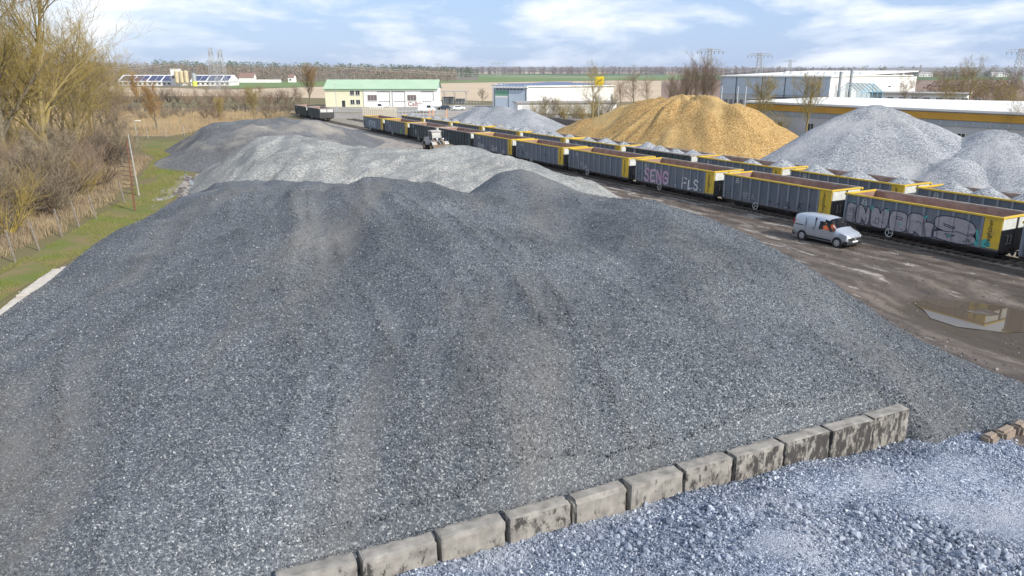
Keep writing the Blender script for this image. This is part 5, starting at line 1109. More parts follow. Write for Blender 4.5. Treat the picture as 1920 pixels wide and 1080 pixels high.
# ochre banded shed, parallel to the tracks
a, b = px(1402, 191, 6.2), px(1960, 215, 6.2); A = Vector((a.x, a.y, 0)); B = Vector((b.x, b.y, 0)); L, rz = frame(A, B); ex = 16; 
oc = thing('warehouse', 'long low warehouse with ochre band and white roof behind the ballast heaps', 'building', (A.x, A.y, 0), rz)
wall_box(oc, L + ex, 26, 0, 6.0, M['wall_pale']); MB().add([(-.5, -.5, 6.05), (L + ex, -.5, 6.05), (L + ex, 26, 7.0), (-.5, 26, 6.3), (-.5, -.5, 6.4), (L + ex, -.5, 6.4), (L + ex, 26, 7.4), (-.5, 26, 6.7)], [(3, 2, 1, 0), (4, 5, 6, 7), (0, 1, 5, 4), (2, 3, 7, 6), (0, 4, 7, 3), (1, 2, 6, 5)]).build('roof', M['roof_white'], oc)
MB().box(-.3, L + ex, -.3, -.02, 4.75, 5.85).build('fascia', M['band_ochre'], oc); MB().box(-.2, L + ex, -.16, -.02, 3.8, 4.7).build('clerestory', M['wall_grey'], oc)
for k in range(26): MB().box(1 + k * 2.6, 1.12 + k * 2.6, -.2, -.165, 3.8, 4.7).build('clerestory_bar', M['wall_pale'], oc)
for x in (8, 15, 22, 33, 40, 43, 49, 52.5, 55, 60): window(oc, x, .8, 1.2, 1.9, 0, 'win', bars=1)
MB().box(50, 54, 8, 10, 6.6, 7.4).build('rooflight', M['roof_grey'], oc)
# white annex on the far right
a = pxY(1640, 185, 215); b = pxY(1812, 190, 205); A = Vector((a.x, 218, 0)); B = Vector((b.x, 205, 0)); L, rz = frame(A, B)
an = thing('office_annex', 'white two storey annex under a dark flat roof, behind bare trees', 'building', (A.x, A.y, 0), rz); wall_box(an, L, 14, 0, 6.2, M['wall_white']); MB().box(-.4, L + .5, -.5, 14.4, 6.2, 6.5).build('roof', M['roof_grey'], an)
for k in range(9):
    for z in (.9, 3.9): window(an, 1.5 + k * 3.0, z, 1.5, 1.4, 0, 'win_grey', bars=1)
# low retaining wall
for (ua, va, ub, vb, lab) in ((1030, 226, 1125, 238, 'dark low retaining wall between grey heap and wood chips'), (1436, 262, 1506, 272, 'dark low retaining wall between wood chips and high ballast heap')):
    a, b = px(ua, va - 6, 1.4), px(ub, vb - 6, 1.4); L, rz = frame(a, b); rw = thing('retaining_wall', lab, 'wall', (a.x, a.y, 0), rz)
    for k in range(int(L / 2) + 1): MB().box(k * 2, k * 2 + 1.96, 0, .5, 0, 1.4 + .05 * (k % 3)).build('wall_panel', mat('dark concrete', (.12, .10, .085), .9, (.19, .16, .135), 1.5) if k == 0 and ua < 1100 else bpy.data.materials['dark concrete'], rw)
p = pxY(1499, 240, 150); yc = thing('yellow_container', 'bright yellow container beyond the high ballast heap', 'container', (p.x, p.y, 0), rz); MB().box(0, 5, 0, 2.4, .1, 2.3).build('body', M['sign_yellow'], yc)
for k in range(12): MB().box(.2 + k * .4, .34 + k * .4, -.05, -.002, .2, 2.2).build('corrugation', M['sign_yellow'], yc)
# far farm with solar roofs and silos
A = pxY(222, 157, 640); A.z = 0; bn = thing('solar_barn', 'white barn with solar roof left of the silos', 'building', (A.x, 640, 0), 0, 'farm barns with solar roofs')
def barn(root, L, D=22):
    wall_box(root, L, D, 0, 3.4, M['wall_white']); mb = MB(); mb.add([(-.6, -.8, 3.3), (L + .6, -.8, 3.3), (L + .6, D / 2, 8.6), (-.6, D / 2, 8.6), (L + .6, D + .8, 3.3), (-.6, D + .8, 3.3)], [(0, 1, 2, 3), (3, 2, 4, 5), (0, 3, 5), (1, 4, 2)]); rf = mb.build('roof', M['wall_white'], root)
    n = int(L / 6)
    for k in range(n):
        x = 1.2 + k * (L - 2) / n; w_ = (L - 2) / n - (1.0 if k % 2 else .25); f = lambda t_: (-.8 + t_ * (D / 2 + .8), 3.3 + t_ * 5.3 + .12)
        (y0, z0), (y1, z1) = f(.12), f(.88); MB().add([(x, y0, z0), (x + w_, y0, z0), (x + w_, y1, z1), (x, y1, z1)], [(0, 1, 2, 3)]).build('solar_panel', M['solar'], rf)
    for k in range(int(L / 4)): MB().box(1 + k * 4, 3 + k * 4, -.08, -.01, 1.0, 2.4).build('opening', M['trim'], root)
barn(bn, 48)
A = pxY(358, 157, 640); bn = thing('solar_barn', 'white barn with solar roof right of the silos', 'building', (A.x, 640, 0), 0, 'farm barns with solar roofs'); barn(bn, 32)
A = pxY(322, 157, 630); hs_ = thing('feed_tower', 'small white flat roofed tower house beside the farm silos', 'building', (A.x, 630, 0)); wall_box(hs_, 6, 6, 0, 13.2, M['wall_white']); MB().box(-.3, 6.3, -.3, 6.3, 13.2, 13.6).build('roof', M['roof_white'], hs_); MB().box(.6, 5, -.06, -.01, 6, 8).build('window', M['win_grey'], hs_)
for u, m_, lab in ((333, 'silo_tan', 'tan farm silo next to the white tower'), (342, 'silo_tan', 'middle tan farm silo'), (350.5, 'silo_tan', 'tan farm silo at the lane between the barns'), (365, 'steel', 'grey farm silo with a lime green foot')):
    A = pxY(u, 157, 626); si = thing('farm_silo', lab, 'silo', (A.x, 626, 0), 0, 'silos at the far farm'); h_ = 11.5 if m_ == 'silo_tan' else 9.5
    MB().tube((0, 0, 3), (0, 0, h_), 1.7, 1.7, 16).tube((0, 0, 1.2), (0, 0, 3), .5, 1.7, 16).tube((0, 0, h_), (0, 0, h_ + .8), 1.7, .3, 16).build('tank', M[m_], si)
    for k in range(4): a_ = k * math.pi / 2 + .7; MB().tube((math.cos(a_) * 1.5, math.sin(a_) * 1.5, 0), (math.cos(a_) * 1.5, math.sin(a_) * 1.5, 3.2), .12, .12, 5).build('leg', M['steel'], si)
    if m_ == 'steel': MB().tube((0, 0, 0), (0, 0, 4), 1.9, 1.9, 16).build('lime_band', M['silo_lime'], si)
A = pxY(448, 151, 830); hm = thing('farmhouse', 'far farmhouse with a brownish red roof above a long white wall', 'building', (A.x, 830, 0)); wall_box(hm, 16, 9, 0, 5, M['wall_white']); rf, g = gable_roof(hm, 16, 9, 5, 9.5, M['roof_red']); g.build('gable', M['wall_white'], hm)
A = pxY(440, 151, 800); lw = thing('yard_wall', 'long white yard wall below the far farmhouse', 'wall', (A.x, 800, 0)); 
for k in range(12): MB().box(k * 4, k * 4 + 3.95, 0, .4, 0, 3.0 + .2 * (k > 5)).build('wall_panel', M['wall_white'], lw)
for u, v_, Y_, w_, lab in ((570, 137, 1150, 26, 'low far house with a flat brown roof among the trees'), (668, 137, 1150, 32, 'long low far shed with a white wall among the trees'), (540, 148, 820, 6, 'tiny pinkish hut at the edge of the green field'), (1675, 139, 1500, 22, 'far white cottage in the tree line'), (1720, 139, 1500, 30, 'far pale house in the tree line'), (1860, 138.5, 1500, 34, 'far long pale barn in the tree line')):
    A = pxY(u, v_, Y_); hm = thing('far_house', lab, 'building', (A.x, Y_, 0)); hh = 4 if w_ > 8 else 3; wall_box(hm, w_, 10, 0, hh + 2, M['wall_white']); rf, g = gable_roof(hm, w_, 10, hh + 2, hh + 5, M['roof_grey'] if u != 540 else M['roof_red']); g.build('gable', M['wall_white'], hm)
    for k in range(int(w_ / 5)): MB().box(1.5 + k * 5, 3.2 + k * 5, -.06, -.01, 1.8, 3.6).build('window', M['win'], hm)

# ------------------------------------------------------------------ cars on the forecourt
CARP = [(-2.0, .35), (-2.05, .75), (-1.9, 1.0), (-1.55, 1.45), (.35, 1.48), (1.0, 1.02), (1.85, .86), (2.05, .65), (2.05, .35)]
VANP = [(-2.6, .35), (-2.65, 1.0), (-2.5, 2.3), (1.3, 2.35), (1.9, 1.45), (2.6, 1.15), (2.75, .7), (2.7, .35)]
def small_car(kind, paint, loc, rz, label):
    root = thing('parked_car' if kind == 'car' else 'parked_van', label, kind, loc, rz, 'vehicles on the forecourt'); pr = CARP if kind == 'car' else VANP; hw = .86 if kind == 'car' else .98
    o = MB().ext(pr, -hw, hw).build('body', paint, root); md = o.modifiers.new('bev', 'BEVEL'); md.width = .10; md.segments = 2
    gw = [(-1.5, 1.0), (-1.4, 1.38), (.28, 1.40), (.8, 1.02)] if kind == 'car' else [(.2, 1.35), (.2, 2.05), (1.15, 2.1), (1.6, 1.4)]
    for s in (-1, 1): MB().ext(gw, s * hw - .008, s * hw + .008).build('side_window', M['win'], root)
    ws = ((.42, 1.44), (.98, 1.06)) if kind == 'car' else ((1.36, 2.25), (1.86, 1.5)); MB().add([(ws[0][0] + .03, -hw + .12, ws[0][1] + .02), (ws[0][0] + .03, hw - .12, ws[0][1] + .02), (ws[1][0] + .03, hw - .1, ws[1][1] + .02), (ws[1][0] + .03, -hw + .1, ws[1][1] + .02)], [(0, 3, 2, 1)]).build('windscreen', M['win'], root)
    for x in (-1.25, 1.3) if kind == 'car' else (-1.65, 1.75):
        for s in (-1, 1): w = MB().tube((0, -.1, 0), (0, .1, 0), .33, .33, 16).build('wheel', M['rubber'], root, loc=(x, s * (hw - .08), .33)); MB().tube((0, s * .1, 0), (0, s * .115, 0), .2, .18, 12).build('rim', M['hubcap'], w)
    for s in (-1, 1): MB().box(pr[-2][0] - .12, pr[-2][0] + .0, s * .62 - .16, s * .62 + .16, .68, .82).build('headlight', M['lamp_glass'], root)
    return root
for kind, m_, u, v_, rz_, lab in (('van', 'car_white', 708, 207, .1, 'white panel van before the white doors of the green roofed hall'), ('car', 'car_white', 729, 208.5, .05, 'white hatchback nose to tail with the white panel van'), ('van', 'car_white', 800, 210.5, .0, 'white minibus beside the red lettering of the hall'), ('car', 'car_white', 860, 207, .3, 'white estate car near the low grey gravel heap'), ('car', 'car_dark', 836, 206, 1.2, 'dark small car between the white minibus and the shed')):
    p = px(u, v_); small_car(kind, M[m_], (p.x, p.y, .035), rz_, lab)
p = px(818, 206); tk = thing('trailer_tank', 'round white tank trailer beside the shed', 'trailer', (p.x, p.y, .03), .2); MB().tube((-1.7, 0, 1.6), (1.7, 0, 1.6), 1.1, 1.1, 16).build('tank', M['car_white'], tk)
for x in (-.9, .9):
    for y in (-.8, .8): MB().tube((0, -.12, 0), (0, .12, 0), .4, .4, 14).build('wheel', M['rubber'], tk, loc=(x, y, .4))

# ------------------------------------------------------------------ fences, poles, lamps
def fence(a, b, h, step, label, material, board=.6, name='picket_fence'):
    L, rz = frame(a, b); root = thing(name, label, 'fence', (a[0], a[1], 0), rz); pk = MB().box(-step * board / 2, step * board / 2, -.02, .02, .05, h).mesh('picket', material)
    n = int(L / step)
    for i in range(n): obj('picket', pk, root, False, (i * step, 0, 0))
    for z in (h * .25, h * .8): MB().box(0, L, .022, .07, z, z + .08).build('fence_rail', material, root)
    return root
fence(px(682, 222), px(747, 222), 3.0, .55, 'pale high board fence behind the last empty wagons', M['fence_white'], .8)
fence(px(638, 214), px(684, 219), 2.0, 1.2, 'thin pale railing between pale yard and forecourt', M['fence_white'], .15, 'railing')
fence(px(748, 219), px(830, 216), 1.8, 1.1, 'thin wire fence posts along the forecourt edge', M['steel'], .1, 'wire_fence')
fence(px(855, 203), px(926, 203), 2.4, 1.0, 'steel post fence between the shed and the blue grey hall', M['steel'], .1, 'wire_fence')
p = px(805, 222); fo = thing('barrier', 'orange slatted barrier near the last loaded wagons', 'barrier', (p.x, p.y, 0))
for x in (0, .9, 4.6): MB().box(x, x + .22, 0, .12, 0, 2.4).build('post', M['fence_orange'], fo)
for z in (.5, 1.0, 1.5): MB().box(.25, 9, .03, .09, z, z + .08).build('fence_rail', M['fence_white'], fo)
fps = [(30, 493), (75, 470), (117, 444), (150, 427), (182, 412), (235, 381)]
for i, (u, v_) in enumerate(fps):
    p = px(u, v_); r = random.Random(i); h_ = 2.3 - .05 * i; t = (p.x - .42 + r.uniform(-.1, .1), p.y + .1, h_); mb = MB(); mb.tube((0, 0, -.2), (t[0] - p.x, .1, h_), .07, .06, 6); o = mb.build('fence_post', M['wood_post'], None, loc=(p.x, p.y, 0))
    tag(o, ['weathered fence post at the bramble edge, level with the slab blocks', 'weathered leaning fence post second from the slab blocks', 'weathered leaning fence post third from the slab blocks', 'weathered leaning fence post fourth from the slab blocks', 'pale straight fence post before the dry grass tuft', 'slim fence post closest to the tall rusty pole'][i], 'fence post', 'posts along the verge')
for i, (u, v_) in enumerate([(258, 263), (278, 260), (312, 257), (346, 254)]):
    p = px(u, v_); o = MB().tube((0, 0, -.2), (-.1, 0, 2.0), .07, .06, 6).build('fence_post', M['pale_pole'], None, loc=(p.x, p.y, 0)); tag(o, 'pale concrete fence post at the reed meadow', 'fence post', 'posts at the reed meadow')
def lean_pole(u0, v0, u1, v1, m_, label, rungs):
    b_ = px(u0, v0); t_ = pxY(u1, v1, b_.y + .4); root = thing('leaning_pole', label, 'pole', (b_.x, b_.y, 0)); d = t_ - b_; MB().tube((0, 0, -.3), d, .085, .06, 7).build('pole', M[m_], root)
    for k in range(rungs):
        c = d * (.25 + .62 * k / max(1, rungs - 1)); MB().tube(c + Vector((-.85, 0, .10)), c + Vector((.25, 0, -.05)), .028, .028, 4).build('crossbar', M['dark_steel'], root)
lean_pole(253, 396, 237, 262, 'rust_pole', 'tall rusty red leaning pole at the grass verge', 11); lean_pole(261, 367, 240, 252, 'pale_pole', 'tall pale leaning pole behind the rusty one', 0)
def lamp_post(u, v_, h_, label, arm=1.4):
    p = px(u, v_); root = thing('street_lamp', label, 'street lamp', (p.x, p.y, 0), 0, 'lamp posts'); MB().tube((0, 0, 0), (0, 0, h_), .09, .06, 8).build('pole', M['steel'], root); MB().tube((0, 0, h_), (arm, 0, h_ + .3), .05, .04, 6).build('arm', M['steel'], root); MB().box(arm - .1, arm + .9, -.18, .18, h_ + .22, h_ + .36).build('lamp_head', M['wall_white'], root)
lamp_post(257, 262, 3.2, 'short lamp post at the verge end, near the reed meadow', .2); lamp_post(631, 206, 8.2, 'slim lamp post before the cream office end', -.7); lamp_post(1367, 190, 8.3, 'lamp post beside the flag poles of the factory', -1.2)
for i, u in enumerate((1352, 1382, 1397)):
    p = pxY(u, 195, 190); root = thing('flag_pole', 'white flag pole before the factory hall', 'flag pole', (p.x, 190, 0), 0, 'flag poles of the factory'); MB().tube((0, 0, 0), (0, 0, 8.6), .10, .06, 8).build('pole', M['wall_white'], root); MB().tube((0, 0, 8.6), (0, 0, 8.75), .1, .02, 6).build('finial', M['steel'], root)
def lattice(u, vt, vb, w_, label, kind):
    Y = px(u, vb).y if kind == 'mast' else kind; b_ = pxY(u, vb, Y); h_ = pxY(u, vt, Y).z; root = thing('power_pylon', label, 'pylon', (b_.x, Y, 0), 0, 'power pylons'); mb = MB(); t = .13 if kind == 'mast' else .22
    seg = 9; lv = [h_ * i / seg for i in range(seg + 1)]; wd_ = lambda z: w_ * (1 - .68 * z / h_) / 2
    for i in range(seg):
        z0, z1 = lv[i], lv[i + 1]; a_, c_ = wd_(z0), wd_(z1); q0 = [(-a_, -a_), (a_, -a_), (a_, a_), (-a_, a_)]; q1 = [(-c_, -c_), (c_, -c_), (c_, c_), (-c_, c_)]
        for k in range(4):
            mb.tube((*q0[k], z0), (*q1[k], z1), t, t, 4); mb.tube((*q0[k], z0), (*q1[(k + 1) % 4], z1), t * .6, t * .6, 4); mb.tube((*q0[(k + 1) % 4], z0), (*q1[k], z1), t * .6, t * .6, 4)
    mb.build('lattice_tower', M['steel'], root)
    if kind == 'mast':
        MB().box(-1.6, 1.6, -.12, .12, h_ - 2.8, h_ - 2.5).box(-1.2, -1.05, -.1, .1, h_ - 2.5, h_).box(1.05, 1.2, -.1, .1, h_ - 2.5, h_).box(-1.3, 1.3, -.1, .1, h_ - .3, h_ - .1).build('crossarm', M['steel'], root)
        for x in (-1, 1): MB().tube((x, 0, h_ - 2.8), (x, 0, h_ - 4.6), .22, .22, 6).build('insulator', M['trim'], root)
    else:
        s = w_ * 1.55; mb = MB(); zc = h_ - w_ * .35; mb.tube((-s, 0, zc), (s, 0, zc), t, t, 4)
        for k in range(-4, 5): x = s * k / 4; mb.tube((x, 0, zc), (x * .8, 0, h_ - abs(k) * w_ * .03), t * .7, t * .7, 4)
        mb.tube((-s * .8, 0, h_ - w_ * .12), (0, 0, h_), t, t, 4); mb.tube((s * .8, 0, h_ - w_ * .12), (0, 0, h_), t, t, 4); mb.build('crossarm', M['steel'], root)
        for k in (-3, -2, -1, 1, 2, 3): x = s * k / 3; MB().tube((x, 0, zc), (x, 0, zc - w_ * .28), t * .9, t * .9, 4).build('insulator', M['trim'], root)
    return Vector((b_.x, Y, h_))
m1 = lattice(402, 90, 168, 5.4, 'slimmer lattice mast of the twin masts before the far farm', 'mast'); m2 = lattice(419, 93, 169, 6.0, 'broader lattice mast of the twin masts before the far farm', 'mast')
for u, vt, Y, w_, lab in ((1328, 91, 560, 6, 'tall pylon rising behind the round bare tree clump'), (1421, 99, 700, 7, 'tall pylon behind the factory roof domes'), (1906, 91, 620, 7.5, 'tall pylon above the far tree line by the track end side'), (1480, 112, 1500, 8, 'far pylon beyond the factory roof'), (1838, 108, 1500, 9, 'far pylon above the far cottages'), (935, 116, 1700, 10, 'far pylon over the green field'), (1188, 121, 2600, 9, 'very far pylon near the post sign'), (822, 119, 1900, 6, 'far slim pylon by the end of the wooded hill')): lattice(u, vt, 134 if Y > 1400 else 150, w_, lab, Y)
def cable(a, b, sag, label):
    mb = MB(); pts = [a.lerp(b, i / 24) - Vector((0, 0, sag * 4 * (i / 24) * (1 - i / 24))) for i in range(25)]; mb.path(pts, .055, 4); tag(mb.build('power_line', M['wire']), label, 'power line', 'power lines')
for dz in (0, 1.6): cable(m2 - Vector((0, 0, 3 + dz)), pxY(1420, 131 + dz, 700), 9, 'power line from the twin masts towards the factory'); cable(m1 - Vector((0, 0, 3 + dz)), pxY(60, 124 + dz * 2, 330), 4, 'power line from the twin masts towards the tall bare trees')

# ------------------------------------------------------------------ trees
def tree_meshes(seed, h_, lean=.0, spread=.62, mats=('bark', 'twig'), bushy=False, n1=13, thin=1.0, stems=1, lv=4):
    r = random.Random(seed); tr, cr = MB(), MB()
    def grow_(p, d, L, rad, level, mbx):
        n = 4 if level == 0 else 3 if level < 3 else 2; pts = [p]; dirs = [d]
        for i in range(n):
            d = (d + Vector((r.uniform(-1, 1), r.uniform(-1, 1), r.uniform(-.5, .9))) * (.10 if level == 0 else .22)).normalized(); p = p + d * (L / n); pts.append(p); dirs.append(d)
        for i in range(n):
            r0 = rad * (1 - .78 * i / n); r1 = rad * (1 - .78 * (i + 1) / n); mbx.tube(pts[i], pts[i + 1], max(r0, .009 * thin), max(r1, .007 * thin), 6 if level == 0 else 4 if level == 1 else 3, 0, False)
        if level >= lv: return
        nc = n1 if level == 0 else {1: 7, 2: 6, 3: 4}[level]
        for k in range(nc):
            t = (.22 if level == 0 and not bushy else .12) + (1 - (.22 if level == 0 and not bushy else .12)) * (k + r.random()) / nc; i = min(n - 1, int(t * n)); q = pts[i].lerp(pts[i + 1], t * n - i)
            az = r.uniform(0, 6.283); side = Vector((math.cos(az), math.sin(az), 0)); dd = dirs[i]; side = (side - dd * side.dot(dd)).normalized()
            nd = (dd * r.uniform(.5, 1.0) + side * spread * r.uniform(.7, 1.5) + Vector((0, 0, .22))).normalized()
            l2 = L * (r.uniform(.38, .6) * (1.15 - .55 * t) if level == 0 else r.uniform(.38, .62)); grow_(q, nd, l2, rad * (1 - .75 * t) * r.uniform(.4, .6), level + 1, tr if level == 0 and not bushy else cr)
    for s in range(stems):
        a = r.uniform(0, 6.283); q = r.uniform(.25, .9) if stems > 1 else lean; grow_(Vector((math.cos(a) * .3 * (stems > 1), math.sin(a) * .3 * (stems > 1), -.15)), Vector((math.cos(a) * q, math.sin(a) * q, 1)).normalized(), h_ * (r.uniform(.6, 1) if stems > 1 else .9), h_ * (.016 if stems > 1 else .020) * thin, 0 if stems == 1 else 1, tr)
    return tr.mesh('trunk', M[mats[0]]), cr.mesh('crown', M[mats[1]])
TP = {}
def proto(key, *a, **k): TP[key] = tree_meshes(*a, **k)
proto('tall', 1, 20, spread=.55, mats=('bark_y', 'twig_y'), n1=17, thin=1.25); proto('tall2', 2, 19, spread=.62, mats=('bark', 'twig_y'), n1=17, thin=1.2); proto('mid', 3, 12, spread=.7, mats=('bark_y', 'twig_y'), n1=13); proto('mid2', 4, 11, spread=.75, mats=('bark', 'twig_r'), n1=13)
proto('bush', 5, 5, spread=.7, mats=('twig_d', 'twig_d'), bushy=True, stems=14, lv=3); proto('bush2', 6, 4.6, spread=.75, mats=('twig', 'twig'), bushy=True, stems=14, lv=3); proto('bush3', 7, 5, spread=.6, mats=('twig_y', 'twig_y'), bushy=True, stems=13, lv=3); proto('bushr', 8, 5, spread=.6, mats=('twig_r', 'twig_r'), bushy=True, stems=13, lv=3)
proto('willow', 9, 9, spread=.5, mats=('bark', 'twig_o'), n1=16, thin=1.5); proto('poplar', 10, 14, spread=.38, mats=('bark', 'twig_r'), n1=16, thin=1.0); proto('sap', 11, 6, spread=.55, mats=('bark', 'twig'), n1=10, thin=1.2); proto('sapy', 12, 8, spread=.5, mats=('bark_y', 'twig_y'), n1=12, thin=1.2)
TN = [0]
def tree(key, p, sc, label, cat='tree', group=None, name=None, szc=1.0):
    tm, cm_ = TP[key]; TN[0] += 1; r = random.Random(TN[0]); root = thing(name or ('bare_tree' if cat == 'tree' else 'bare_shrub'), label, cat, (p[0], p[1], 0), r.uniform(0, 6.28), group); root.scale = (sc, sc, sc * szc)
    obj('trunk' if cat == 'tree' else 'stems', tm, root); obj('crown' if cat == 'tree' else 'twigs', cm_, root); return root
# the wooded bank left of the verge
for key, u, v_, sc, lab in (('tall', 92, 345, 1.12, 'tallest ochre lichened bare tree on the left bank, crown open to the sky'), ('tall2', 20, 350, 1.1, 'tall grey bare tree at the thicket\'s outer end'), ('tall2', 142, 300, .95, 'tall grey bare tree behind the slim pale trunk'), ('mid', 150, 330, 1.05, 'slim bare tree with one long pale trunk above the brambles'), ('tall', 40, 300, .95, 'ochre bare tree deep in the left thicket'), ('mid2', 185, 285, 1.15, 'reddish brown bare tree at the thicket edge towards the reeds'), ('mid', 205, 275, 1.1, 'ochre bare tree next to the reed meadow'), ('mid', 70, 300, 1.3, 'broad ochre bare tree among the tall ones'), ('mid2', 120, 275, 1.2, 'reddish bare tree behind the tall ochre one'), ('mid2', -20, 330, 1.3, 'reddish bare tree at the very end of the thicket'), ('mid', 5, 290, 1.35, 'wide ochre bare tree at the back of the thicket'), ('mid2', 215, 262, .9, 'small reddish bare tree overlooking the short lamp post'), ('tall2', -40, 300, 1.0, 'grey bare tree half outside the thicket'), ('mid', 172, 262, 1.35, 'ochre bare tree between the thicket and the far farm view'), ('mid2', 150, 268, 1.4, 'dense reddish bare tree behind the slim pale trunk'), ('mid', 100, 262, 1.5, 'ochre bare tree in the second row of the thicket'), ('mid2', 60, 268, 1.5, 'reddish bare tree in the second row of the thicket'), ('mid2', 196, 256, 1.2, 'fine reddish bare tree below the power line'), ('mid', 20, 265, 1.6, 'ochre bare tree farthest back in the thicket')): tree(key, px(u, v_), sc, lab, group='bare trees on the left bank')
r = random.Random(11); k = 0
while k < 74:
    u = r.uniform(-60, 232); v_ = r.uniform(285, 470); p = px(u, v_); edge = np.interp(p.y, [40, 62, 80, 112], [-36.5, -40, -44.5, -56])
    if p.x > edge or p.x < edge - 34: continue
    key = r.choice(['bush', 'bush', 'bush2', 'bush2', 'bush3', 'bushr', 'sap']) if p.x > edge - 10 else r.choice(['bush2', 'bush3', 'bush3', 'sapy', 'bushr']); tree(key, p, r.uniform(.75, 1.15), {'bush': 'dense dark bramble shrub of the thicket beside the verge', 'bush2': 'grey brown twiggy shrub of the thicket beside the verge', 'bush3': 'ochre lichened shrub of the thicket beside the verge', 'bushr': 'reddish brown shrub of the thicket beside the verge', 'sap': 'young grey bare sapling of the thicket', 'sapy': 'young ochre bare sapling of the thicket'}[key], 'shrub', 'shrubs of the left thicket'); k += 1
p = px(207, 305); tree('bush2', p, .75, 'pollarded stump with a brush of pale shoots at the verge', 'shrub')
# meadow and mid distance
for key, u, v_, sc, lab in (('willow', 296, 247, .95, 'round reddish willow standing in the reed meadow'), ('sapy', 478, 227, .95, 'yellowish young tree behind the dark grit heap'), ('sapy', 415, 232, .7, 'yellow stemmed willow shrub behind the dark grit heap'), ('mid2', 505, 222, .55, 'small bare tree near the separate pair of wagons'), ('mid2', 535, 220, .55, 'small bare tree right of the yellowish young tree'), ('willow', 581, 196, 1.35, 'broad orange tinged tree beside the green roofed hall'), ('bush', 405, 222, .9, 'dark arching shrub at the reed edge'), ('sap', 905, 196, .85, 'lone small tree on the stubble before the blue grey hall'), ('willow', 262, 205, 1.1, 'orange willow clump below the solar barn')): tree(key, px(u, v_), sc, lab, 'tree' if key != 'bush' else 'shrub')
r = random.Random(5)
for i in range(34):
    u = 225 + i * 10.2 + r.uniform(-4, 4); key = r.choice(['bushr', 'bush', 'bushr', 'mid2']); tree(key, px(u, 193 + r.uniform(-3, 3)), (.95 if key != 'mid2' else .5) * r.uniform(.8, 1.2), 'reddish brown hedge shrub between the reed meadow and the stubble field', 'shrub', 'hedge behind the reed meadow')
for i in range(22): u = r.uniform(215, 560); tree(r.choice(['bush', 'bush2', 'bushr']), px(u, r.uniform(206, 226)), r.uniform(.45, .8), 'low dark shrub scattered in the reed meadow', 'shrub', 'shrubs in the reed meadow')
for i in range(15): u = 1000 + i * 10.5 + r.uniform(-4, 4); p = pxY(u, 200, r.uniform(195, 218)); tree(r.choice(['sap', 'sap', 'bush2', 'bush3']), p, r.uniform(.65, 1.05), 'slender bare tree in the row before the solar halls', 'tree', 'trees before the solar halls')
tree('mid', pxY(1112, 200, 190), 1.0, 'taller bare tree touching the pole of the yellow sign')
for i, (u, Y, sc) in enumerate([(1190, 235, 1.0), (1215, 250, .85), (1165, 250, .8)]): tree('mid2', pxY(u, 200, Y), sc, ['spreading bare tree left of the dense round clump', 'smaller bare tree tight against the dense round clump', 'thin bare tree nearest the yellow sign'][i])
for i in range(9): p = pxY(1256 + i * 10, 190, r.uniform(205, 225)); tree('poplar', p, r.uniform(.85, 1.0) * (1 - abs(i - 5.5) * .05), 'upright bare tree in the dense clump behind the wood chip heap', 'tree', 'dense clump behind the wood chips', szc=1.0)
for u, v_, sc, key, lab in ((1428, 240, 1.25, 'sapy', 'yellowish bare tree before the ochre band, closer to the wood chips'), (1517, 244, 1.3, 'sapy', 'yellowish bare tree before the ochre band, by the yellow container'), (1470, 244, .9, 'bush3', 'ochre shrub at the foot of the ochre banded warehouse')): tree(key, pxY(u, 200, 152 - (u - 1428) * .12), sc, lab, 'tree' if key != 'bush3' else 'shrub')
for i, (u, Y, sc, key) in enumerate([(1700, 200, .9, 'mid2'), (1722, 202, .8, 'sap'), (1778, 195, .85, 'mid'), (1818, 195, 1.1, 'mid'), (1800, 240, 1.1, 'mid2'), (1872, 170, .75, 'mid'), (1902, 165, .75, 'mid'), (1850, 230, .9, 'mid2'), (1760, 250, 1.0, 'mid2'), (1900, 250, 1.0, 'mid2'), (1940, 180, .9, 'mid')]): tree(key, pxY(u, 190, Y), sc, 'bare tree standing around the white annex behind the ochre banded warehouse', 'tree', 'trees around the white annex')
tree('mid', px(1905, 290), .6, 'small mossy bare tree before the warehouse wall, behind the rounded ballast heap')
# far woods: one mass each
def wood(name, label, u0, u1, Y0, Y1, n, h0, h1, material, base=0.0, seed=1):
    r = random.Random(seed); mb = MB()
    for i in range(n):
        Y = r.uniform(Y0, Y1); u = r.uniform(u0, u1); x = (u - 960) / FPX * Y * 1.03; z0 = base(u, Y) if callable(base) else base; h_ = r.uniform(h0, h1); w_ = h_ * r.uniform(.25, .45)
        mb.tube((x, Y, z0 - 1), (x, Y, z0 + h_ * .6), h_ * .02, h_ * .015, 3, 0, False)
        for k in range(40):
            a = r.uniform(0, 6.28); rr = w_ * math.sqrt(r.random()); zc = z0 + h_ * r.uniform(.04, .97); rr *= math.sin(.5 + min(1, (zc - z0) / h_) * 2.2) ; c = Vector((x + math.cos(a) * rr, Y + math.sin(a) * rr, zc)); s = h_ * r.uniform(.04, .10)
            d1 = Vector((r.uniform(-1, 1), r.uniform(-1, 1), r.uniform(-.4, 1))).normalized() * s; d2 = Vector((r.uniform(-1, 1), r.uniform(-1, 1), r.uniform(-.6, 1))).normalized() * s; mb.add([c - d1, c + d1 * .6 + d2, c + d1 - d2 * .5], [(0, 1, 2)])
    o = mb.build(name, material); tag(o, label, 'woodland', None, 'stuff'); return o
